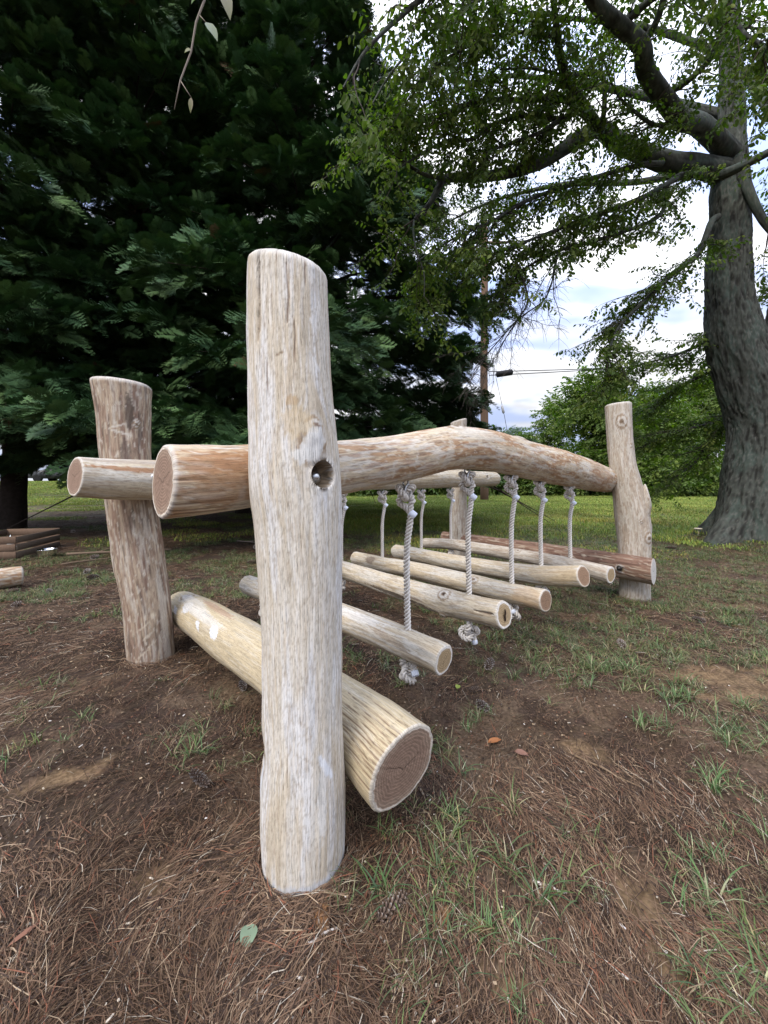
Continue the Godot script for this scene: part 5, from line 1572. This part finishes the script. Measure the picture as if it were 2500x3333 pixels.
func build_shade_tree() -> void:
	var root := thing("shade_tree", V(6.72, 0.0, 7.0), "big broadleaf tree with ridged grey trunk and limbs reaching over the frame", "tree")
	var tp := [Vector4(6.72, -0.15, -7.0, 0.66), Vector4(6.70, 0.25, -7.0, 0.60), Vector4(6.71, 0.6, -7.0, 0.55), Vector4(6.74, 0.95, -7.0, 0.515), Vector4(6.78, 1.34, -7.0, 0.49), Vector4(6.81, 1.8, -7.0, 0.47), Vector4(6.79, 2.4, -7.0, 0.465), Vector4(6.60, 3.05, -7.0, 0.455), Vector4(6.42, 3.6, -7.0, 0.42), Vector4(6.29, 4.28, -7.0, 0.365), Vector4(6.25, 5.0, -7.0, 0.32), Vector4(6.27, 5.72, -7.0, 0.295), Vector4(6.29, 6.5, -7.0, 0.28), Vector4(6.32, 7.2, -7.0, 0.21), Vector4(6.30, 8.4, -7.0, 0.17), Vector4(6.35, 10.5, -7.1, 0.13), Vector4(6.5, 13.0, -7.3, 0.06)]
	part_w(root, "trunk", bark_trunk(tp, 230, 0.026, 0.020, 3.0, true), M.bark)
	var t2 := [Vector4(6.95, 2.5, -7.02, 0.36), Vector4(7.08, 3.1, -7.0, 0.34), Vector4(7.25, 3.8, -7.0, 0.31), Vector4(7.45, 4.8, -7.0, 0.28), Vector4(7.7, 6.2, -7.0, 0.24), Vector4(8.0, 8.0, -6.8, 0.18), Vector4(8.4, 10.5, -6.5, 0.09)]
	part_w(root, "second_stem", bark_trunk(t2, 90, 0.05, 0.018, 9.0, false), M.bark)
	var r := rnd(5)
	var thin := Buf.new()
	var bare := {"t": 1, "u": 1}
	var xf := []
	var cols := []
	for key in LIMBS:
		var lp := limb_path(LIMBS[key])
		var m := bark_trunk(lp, 26 if lp[0].w > 0.06 else 12, 0.05, 0.010, float(key.unicode_at(0)), false)
		part_w(root, "limb", m, M.bark)
		var q := smooth_path(lp, 0.12)
		var rich: bool = key.begins_with("m") or key == "h"
		var n := q.size()
		for i in n:
			var t := float(i) / (n - 1)
			var at := Vector3(q[i].x, q[i].y, q[i].z)
			var w: float = q[i].w
			if w > 0.06: continue
			if w > 0.04 and r.randf() < 0.6: continue
			if (key == "n" or key == "o" or key == "a3") and r.randf() < 0.55: continue
			if at.x < 1.0 and at.y < 5.5 and r.randf() < 0.82: continue
			var nb: Vector4 = q[mini(i + 1, n - 1)]
			var pv: Vector4 = q[maxi(i - 1, 0)]
			var tan := Vector3(nb.x - pv.x, nb.y - pv.y, nb.z - pv.z).normalized()
			var is_bare: bool = bare.has(key)
			for s in (2 if (not is_bare and (rich or r.randf() < 0.62)) else 1):
				var side := tan.cross(Vector3.UP).normalized() * (1.0 if r.randf() < 0.5 else -1.0)
				var dir := (tan * r.randf_range(0.3, 1.0) + side * r.randf_range(0.2, 1.0) + Vector3(0, r.randf_range(-0.22, 0.42), -r.randf_range(-0.1, 0.7))).normalized()
				var ln := r.randf_range(0.35, 1.05)
				var pts := []
				var rd := []
				var segs := 6
				var p := at
				for k in segs + 1:
					pts.append(p)
					rd.append(lerpf(minf(0.010, w * 0.6), 0.0022, float(k) / segs))
					dir = (dir + Vector3(r.randfn(0, 0.18), -0.05 + r.randfn(0, 0.12), r.randfn(0, 0.18))).normalized()
					p += dir * ln / segs
				thin.tube(pts, rd, 5, Color(0.062, 0.05, 0.042), false)
				for k in range(1, segs + 1):
					for u in (2 if not is_bare else 3):
						var s2 := dir.cross(Vector3.UP).normalized() * (1.0 if r.randf() < 0.5 else -1.0)
						var d2 := (dir * 0.5 + s2 * r.randf_range(0.1, 0.9) + Vector3(0, r.randf_range(-0.45, 0.35), r.randfn(0.0, 0.35))).normalized()
						if is_bare:
							var e1: Vector3 = pts[k] + d2 * r.randf_range(0.08, 0.2)
							thin.tube([pts[k], e1, e1 + (d2 + Vector3(0, -0.4, 0)).normalized() * 0.10], [0.0024, 0.0018, 0.001], 4, Color(0.09, 0.075, 0.065), false)
							continue
						if r.randf() < 0.26: continue
						xf.append(Transform3D(look(d2, Vector3.UP, r.randf_range(0.8, 1.35)), pts[k]))
						var yel := r.randf()
						var c := Color(0.088, 0.135, 0.040).lerp(Color(0.180, 0.215, 0.052), yel * yel)
						cols.append(c * r.randf_range(0.8, 1.2))
	part_w(root, "branchlets", thin.mesh(), M.plain)
	var lt := []
	for i in 5: lt.append(leaf_twig(400 + i, 0.23, 7 + i % 3, 0.054 + 0.008 * (i % 3), 0.6))
	var crown := Node3D.new()
	crown.name = "crown"
	root.add_child(crown)
	crown.position = -root.position
	scatter(crown, "leaves", lt, M.leaf, xf, cols)
	# the withered twig that hangs in from above
	var hw := thing("hanging_twig", V(-0.66, 2.6, 1.6), "withered grey twig with curled pale leaves hanging in from above", "twig")
	var b := Buf.new()
	var tw := [V(-0.72, 3.5, 1.62), V(-0.735, 3.22, 1.6), V(-0.78, 3.10, 1.6), V(-0.80, 2.98, 1.6), V(-0.845, 2.86, 1.6), V(-0.87, 2.74, 1.6)]
	b.tube(tw, [0.006, 0.0045, 0.004, 0.0035, 0.003, 0.0015], 8, Color(0.22, 0.19, 0.16))
	b.tube([V(-0.845, 2.86, 1.6), V(-0.82, 2.82, 1.6), V(-0.80, 2.79, 1.6)], [0.002, 0.0016, 0.0012], 6, Color(0.24, 0.2, 0.16))
	b.tube([V(-0.765, 3.13, 1.6), V(-0.735, 3.09, 1.59)], [0.002, 0.0014], 6, Color(0.24, 0.2, 0.16))
	b.tube([V(-0.72, 3.26, 1.6), V(-0.67, 3.22, 1.59)], [0.002, 0.0014], 6, Color(0.24, 0.2, 0.16))
	part_w(hw, "stem", b.mesh(), M.plain)
	var lv := [[V(-0.735, 3.09, 1.59), Vector3(0.62, -0.75, 0.2), 0.085, 0.040, Color(0.36, 0.40, 0.32)], [V(-0.67, 3.235, 1.59), Vector3(0.35, -0.93, 0.1), 0.115, 0.050, Color(0.42, 0.38, 0.33)], [V(-0.80, 2.79, 1.6), Vector3(-0.05, -1.0, 0.1), 0.055, 0.018, Color(0.38, 0.32, 0.25)], [V(-0.80, 2.985, 1.6), Vector3(-0.8, -0.1, 0.1), 0.030, 0.026, Color(0.30, 0.30, 0.20)], [V(-0.74, 3.22, 1.6), Vector3(-0.9, -0.3, 0.1), 0.07, 0.05, Color(0.16, 0.22, 0.12)]]
	for l in lv:
		b = Buf.new()
		leaf_shape(b, l[0], l[1].normalized(), Vector3(0.3, 0.35, 0.9).normalized(), l[2], l[3], l[4], 0.30)
		part_w(hw, "leaf", b.mesh(), M.leaf)

# [x, d, height, radius low down, lowest branch, seed, label]
func build_evergreens() -> void:
	var fr := []
	for i in 4: fr.append(frond_buf(rnd(600 + i), 0.42, Color(1, 1, 1), [0.12, 0.3, 0.45, 0.2][i]).mesh(false))
	var trees := [
		[-9.1, 9.6, 23.0, 4.0, 2.2, 31, "dark evergreen with a thick trunk standing behind the wooden crate"],
		[-6.9, 10.9, 24.0, 3.9, 2.0, 47, "dark feathery evergreen rising behind the leaning brown post"],
		[-5.0, 13.6, 25.0, 5.0, 1.9, 53, "tall dark evergreen behind the left end of the arched beam"],
		[-2.5, 12.3, 19.6, 6.9, 1.6, 67, "cone-shaped dark evergreen behind the front post, sloping edge against the sky"],
	]
	for t in trees:
		var r := rnd(t[5])
		var o := V(t[0], gh(t[0], t[1]), t[1])
		var root := thing("evergreen_tree", o, t[6], "evergreen tree", "row of dark evergreens")
		var H: float = t[2]
		var tp := []
		for k in 12:
			var s := k / 11.0
			tp.append(Vector4(0.12 * sin(s * 5.0 + t[5]), -0.1 + s * (H - 0.4), 0.1 * cos(s * 4.0), lerpf(0.26, 0.03, pow(s, 0.8))))
		part(root, "trunk", bark_trunk(tp, 40, 0.12, 0.012, t[5], false), M.dark_bark)
		if t[5] == 53:
			var t2 := [Vector4(0.3, -0.1, 0.2, 0.13), Vector4(-0.2, 1.6, 0.4, 0.12), Vector4(-0.7, 3.6, 0.5, 0.09), Vector4(-1.3, 6.0, 0.7, 0.05)]
			part(root, "second_stem", bark_trunk(t2, 20, 0.12, 0.01, 3.0, false), M.dark_bark)
		var wood := Buf.new()
		var xf := []
		var cols := []
		var nb := 240 if t[5] == 67 else 205
		for i in nb:
			var s := (i + r.randf()) / nb
			var y: float = t[4] + (H - t[4]) * pow(s, 1.18)
			var prof: float = pow(clampf((H - y) / (H - t[4]), 0.0, 1.0), 1.0 if t[5] == 67 else 0.8)
			var L: float = t[3] * prof * r.randf_range(0.72, 1.08) + 0.3
			var az := i * 2.39996 + r.randf_range(-0.4, 0.4)
			var dh := Vector3(cos(az), 0, sin(az))
			# those that point away from the camera and stand in the back half are seldom seen: fewer of them
			var side := Vector3(-dh.z, 0, dh.x)
			var lift := r.randf_range(0.10, 0.40)
			var droop := r.randf_range(0.28, 0.50)
			var at := func(u: float) -> Vector3:
				var l := u * L
				return Vector3(0, y, 0) + dh * l + Vector3.UP * (lift * l - droop * l * l / L) + side * 0.12 * sin(u * 4.0 + az) * L * 0.3
			var pts := []
			var rd := []
			for k in 6:
				pts.append(at.call(k / 5.0))
				rd.append(lerpf(0.012 + 0.010 * L, 0.005, k / 5.0))
			wood.tube(pts, rd, 5, Color(0.05, 0.036, 0.028), false)
			var nf := int(10 + L * 21.0)
			if dh.z < -0.25: nf = int(nf * 0.45)      # seen only through the rest
			for k in nf:
				var u := 0.30 + 0.72 * pow(r.randf(), 0.55)
				var lat := r.randf_range(-1.0, 1.0)
				var wmax := 0.34 * L * pow(1.0 - u, 0.6) + 0.12
				var p: Vector3 = at.call(u) + side * lat * wmax + Vector3.UP * (r.randfn(0.05, 0.10) - 0.25 * absf(lat) * wmax)
				var dir := (dh * (1.0 - 0.3 * absf(lat)) + side * (lat * 1.1 + r.randfn(0.0, 0.3)) + Vector3.UP * r.randf_range(-0.65, 0.45)).normalized()
				var up := (Vector3.UP * 0.7 + dh * r.randf_range(-0.3, 1.1) + side * r.randfn(0.0, 0.6)).normalized()
				if p.y < (1.95 if t[5] < 50 else 1.05) + 0.15 * sin(az * 3.0): continue
				xf.append(Transform3D(look(dir, up, r.randf_range(0.8, 1.5)), p))
				var c := Color(0.042, 0.092, 0.037).lerp(Color(0.100, 0.175, 0.058), pow(r.randf(), 2.1))
				if r.randf() < 0.003: c = Color(0.10, 0.065, 0.03)
				cols.append(c)
		part(root, "branches", wood.mesh(), M.plain)
		var crown := Node3D.new()
		crown.name = "crown"
		root.add_child(crown)
		scatter(crown, "sprays", fr, M.frond, xf, cols)

func leafy(called: String, at: Vector3, h: float, w: float, n: int, sd: int, col: Color, size: float, label: String, cat: String, group: String, low := 0.1) -> void:
	var r := rnd(sd)
	var root := thing(called, at, label, cat, group)
	var tr := Buf.new()
	var tall := h * 0.75
	tr.tube([Vector3(0, -0.2, 0), Vector3(0.1, tall * 0.5, 0.05), Vector3(0.0, tall, 0.0)], [0.03 + h * 0.018, 0.02 + h * 0.012, 0.02], 9, Color(0.06, 0.048, 0.04))
	var xf := []
	var cols := []
	var lobes := []
	var nl := 6 + int(h * 1.2)
	for i in nl:
		var y := lerpf(h * low, h * 0.9, (i + 0.5) / nl)
		var s := (y / h - low) / (1.0 - low)
		var wide := w * (0.55 + 0.45 * sin(PI * clampf(s * 0.9 + 0.12, 0.0, 1.0))) * (1.0 - 0.45 * s)
		var a := r.randf() * TAU
		var c := Vector3(cos(a) * wide * 0.55, y, sin(a) * wide * 0.55)
		lobes.append([c, wide * r.randf_range(0.40, 0.65)])
		tr.tube([Vector3(0.05, clampf(y - 0.3 * wide, 0.1, tall), 0.0), c], [0.012 + h * 0.004, 0.008], 5, Color(0.06, 0.048, 0.04), false)
	for i in n:
		var l: Array = lobes[r.randi() % lobes.size()]
		var d := Vector3(r.randfn(), r.randfn() * 0.85, r.randfn()).normalized()
		var rad: float = l[1] * pow(r.randf(), 0.4) * r.randf_range(0.8, 1.2)
		var p: Vector3 = l[0] + d * rad
		if p.y < 0.05: continue
		var dir := (d + Vector3(0, -0.3, 0) + Vector3(r.randfn(), r.randfn(), r.randfn()) * 0.4).normalized()
		xf.append(Transform3D(look(dir, Vector3.UP, size * r.randf_range(0.7, 1.3)), p))
		cols.append(col.lerp(Color(col.r * 1.7, col.g * 1.45, col.b), pow(r.randf(), 2.0)) * r.randf_range(0.75, 1.2))
	part(root, "trunk", tr.mesh(), M.plain)
	var crown := Node3D.new()
	crown.name = "crown"
	root.add_child(crown)
	scatter(crown, "leaves", M.far_leaves, M.leaf, xf, cols)

func build_background() -> void:
	var fl := []
	for i in 3: fl.append(leaf_twig(700 + i, 0.55, 11, 0.16, 0.3))
	M["far_leaves"] = fl
	var green := Color(0.112, 0.170, 0.048)
	var trees := [
		[15.6, 29.0, 9.6, 3.6, 2600, "round-crowned green tree at the lawn edge behind the far right post", 1.0],
		[21.5, 31.0, 9.0, 3.6, 2300, "green tree right of the round-crowned one, behind the yellowish branch", 1.0],
		[27.5, 33.0, 11.0, 4.0, 2300, "green tree at the lawn edge behind the big trunk", 1.0],
		[13.2, 40.0, 6.2, 3.0, 1500, "low distant tree just left of the round-crowned tree", 0.9],
		[11.2, 36.0, 5.6, 2.6, 1500, "small distant tree beyond the hanging tip of the cone-shaped evergreen", 0.85],
		[18.5, 42.0, 10.5, 4.0, 1500, "taller distant tree showing above the lawn thicket", 0.8],
		[7.0, 33.0, 5.0, 3.0, 1600, "dark thicket tree seen below the arched beam, right of the far post", 0.7],
		[2.5, 31.0, 5.0, 3.4, 1700, "dark thicket tree seen below the arched beam, left of the far post", 0.7],
		[-3.0, 32.0, 6.0, 3.6, 1500, "dark thicket tree far behind the front post", 0.7],
		[-11.0, 38.0, 6.0, 4.0, 1300, "distant tree seen through the gap right of the leaning post", 0.8],
		[-20.0, 44.0, 6.5, 4.5, 1200, "distant tree behind the parked car's tail", 0.7],
		[-33.0, 44.0, 7.0, 5.0, 1200, "distant tree behind the parked car's bonnet", 0.7],
	]
	var i := 0
	for t in trees:
		leafy("broadleaf_tree", V(t[0], gh(t[0], t[1]), t[1]), t[2], t[3], t[4], 800 + i, green, 1.5, t[5], "tree", "trees along the far lawn edge")
		i += 1
	var bushes := [
		[10.5, 27.5, 2.2, 1.7, "low bush at the lawn edge under the arched beam's right half"],
		[13.2, 27.0, 2.6, 1.9, "bush at the lawn edge left of the far right post"],
		[16.2, 26.5, 2.4, 1.8, "bush at the lawn edge just behind the far right post"],
		[18.6, 26.0, 2.3, 1.8, "bush at the lawn edge right of the far right post"],
		[21.0, 26.0, 2.7, 1.9, "bush at the lawn edge below the yellowish branch"],
		[23.4, 26.3, 2.4, 1.8, "bush at the lawn edge left of the big trunk"],
		[8.0, 28.5, 2.6, 2.0, "dark bush at the lawn edge behind the utility pole"],
		[5.0, 28.5, 2.8, 2.2, "dark bush at the lawn edge left of the utility pole"],
		[1.6, 28.0, 2.8, 2.2, "dark bush at the lawn edge seen between the far ropes"],
		[-1.6, 28.0, 2.8, 2.2, "dark bush at the lawn edge right of the front post"],
	]
	for t in bushes:
		leafy("bush", V(t[0], gh(t[0], t[1]), t[1]), t[2], t[3], 620, 850 + i, green, 1.25, t[4], "bush", "bushes along the far lawn edge", 0.02)
		i += 1

# ---------------------------------------------------------------- sky
func sky_image() -> Image:
	var w := 1024
	var h := 512
	var im := Image.create(w, h, false, Image.FORMAT_RGBF)
	var f := FastNoiseLite.new()
	f.noise_type = FastNoiseLite.TYPE_SIMPLEX
	f.fractal_octaves = 5
	f.frequency = 1.0
	f.seed = 4
	for y in h:
		var el := (0.5 - (y + 0.5) / h) * PI
		for x in w:
			if el < 0.0:
				im.set_pixel(x, y, Color(0.45, 0.47, 0.5))
				continue
			var az := (x + 0.5) / w * TAU
			var d := Vector3(sin(az) * cos(el), sin(el), -cos(az) * cos(el))
			var k := 1.0 / (d.y + 0.16)
			var p := Vector2(d.x, d.z) * k
			var n := f.get_noise_3d(p.x * 0.50 + p.y * 0.22, p.y * 1.3 - p.x * 0.25, 2.0)
			var n2 := f.get_noise_3d(p.x * 1.3 + p.y * 0.5, p.y * 3.4, 11.0)
			var cov := ss(-0.30, 0.34, n + 0.55 * n2)
			var blue := Color(0.42, 0.53, 0.87).lerp(Color(0.56, 0.66, 0.92), ss(0.5, 0.0, d.y))
			var white := Color(1.06, 1.07, 1.10) * (1.0 - 0.30 * ss(0.1, 0.5, n2 + 0.4 * n))
			var c := blue.lerp(white, cov) * (0.36 + 1.22 * pow(d.y, 1.5))
			im.set_pixel(x, y, c)
	return im

func _ready() -> void:
	nz.noise_type = FastNoiseLite.TYPE_SIMPLEX_SMOOTH
	nz.frequency = 1.0
	nz.fractal_octaves = 2
	nz.seed = 11
	# camera: level, 1.2 m up, an ultra-wide lens with the horizon a little above the middle
	var cam := Camera3D.new()
	cam.name = "camera"
	add_child(cam)
	cam.position = Vector3(0, EYE, 0)
	cam.projection = Camera3D.PROJECTION_FRUSTUM
	cam.near = 0.05
	cam.far = 600.0
	cam.size = 0.05 * 2.0 * 1106.0 / 833.0
	cam.frustum_offset = Vector2(0.0, -0.05 * 68.0 / 833.0)
	cam.current = true
	var we := WorldEnvironment.new()
	we.name = "environment"
	var env := Environment.new()
	env.background_mode = Environment.BG_SKY
	var sky := Sky.new()
	var sm := PanoramaSkyMaterial.new()
	sm.panorama = ImageTexture.create_from_image(sky_image())
	sky.sky_material = sm
	env.sky = sky
	env.background_energy_multiplier = 1.0
	env.tonemap_mode = Environment.TONE_MAPPER_LINEAR
	env.tonemap_exposure = 2.5
	env.sdfgi_enabled = true
	env.ssao_enabled = true
	env.ssil_enabled = true
	we.environment = env
	add_child(we)
	var sun := DirectionalLight3D.new()
	sun.name = "sun"
	sun.light_energy = 0.4
	sun.light_angular_distance = 25.0
	sun.light_color = Color(1.0, 0.965, 0.92)
	sun.shadow_enabled = true
	add_child(sun)
	sun.look_at_from_position(Vector3(-5.0, 9.0, 6.5), Vector3.ZERO)
	make_materials()
	build_ground()
	build_frame()
	build_steps()
	build_litter()
	build_yard()
	build_shade_tree()
	build_evergreens()
	build_background()
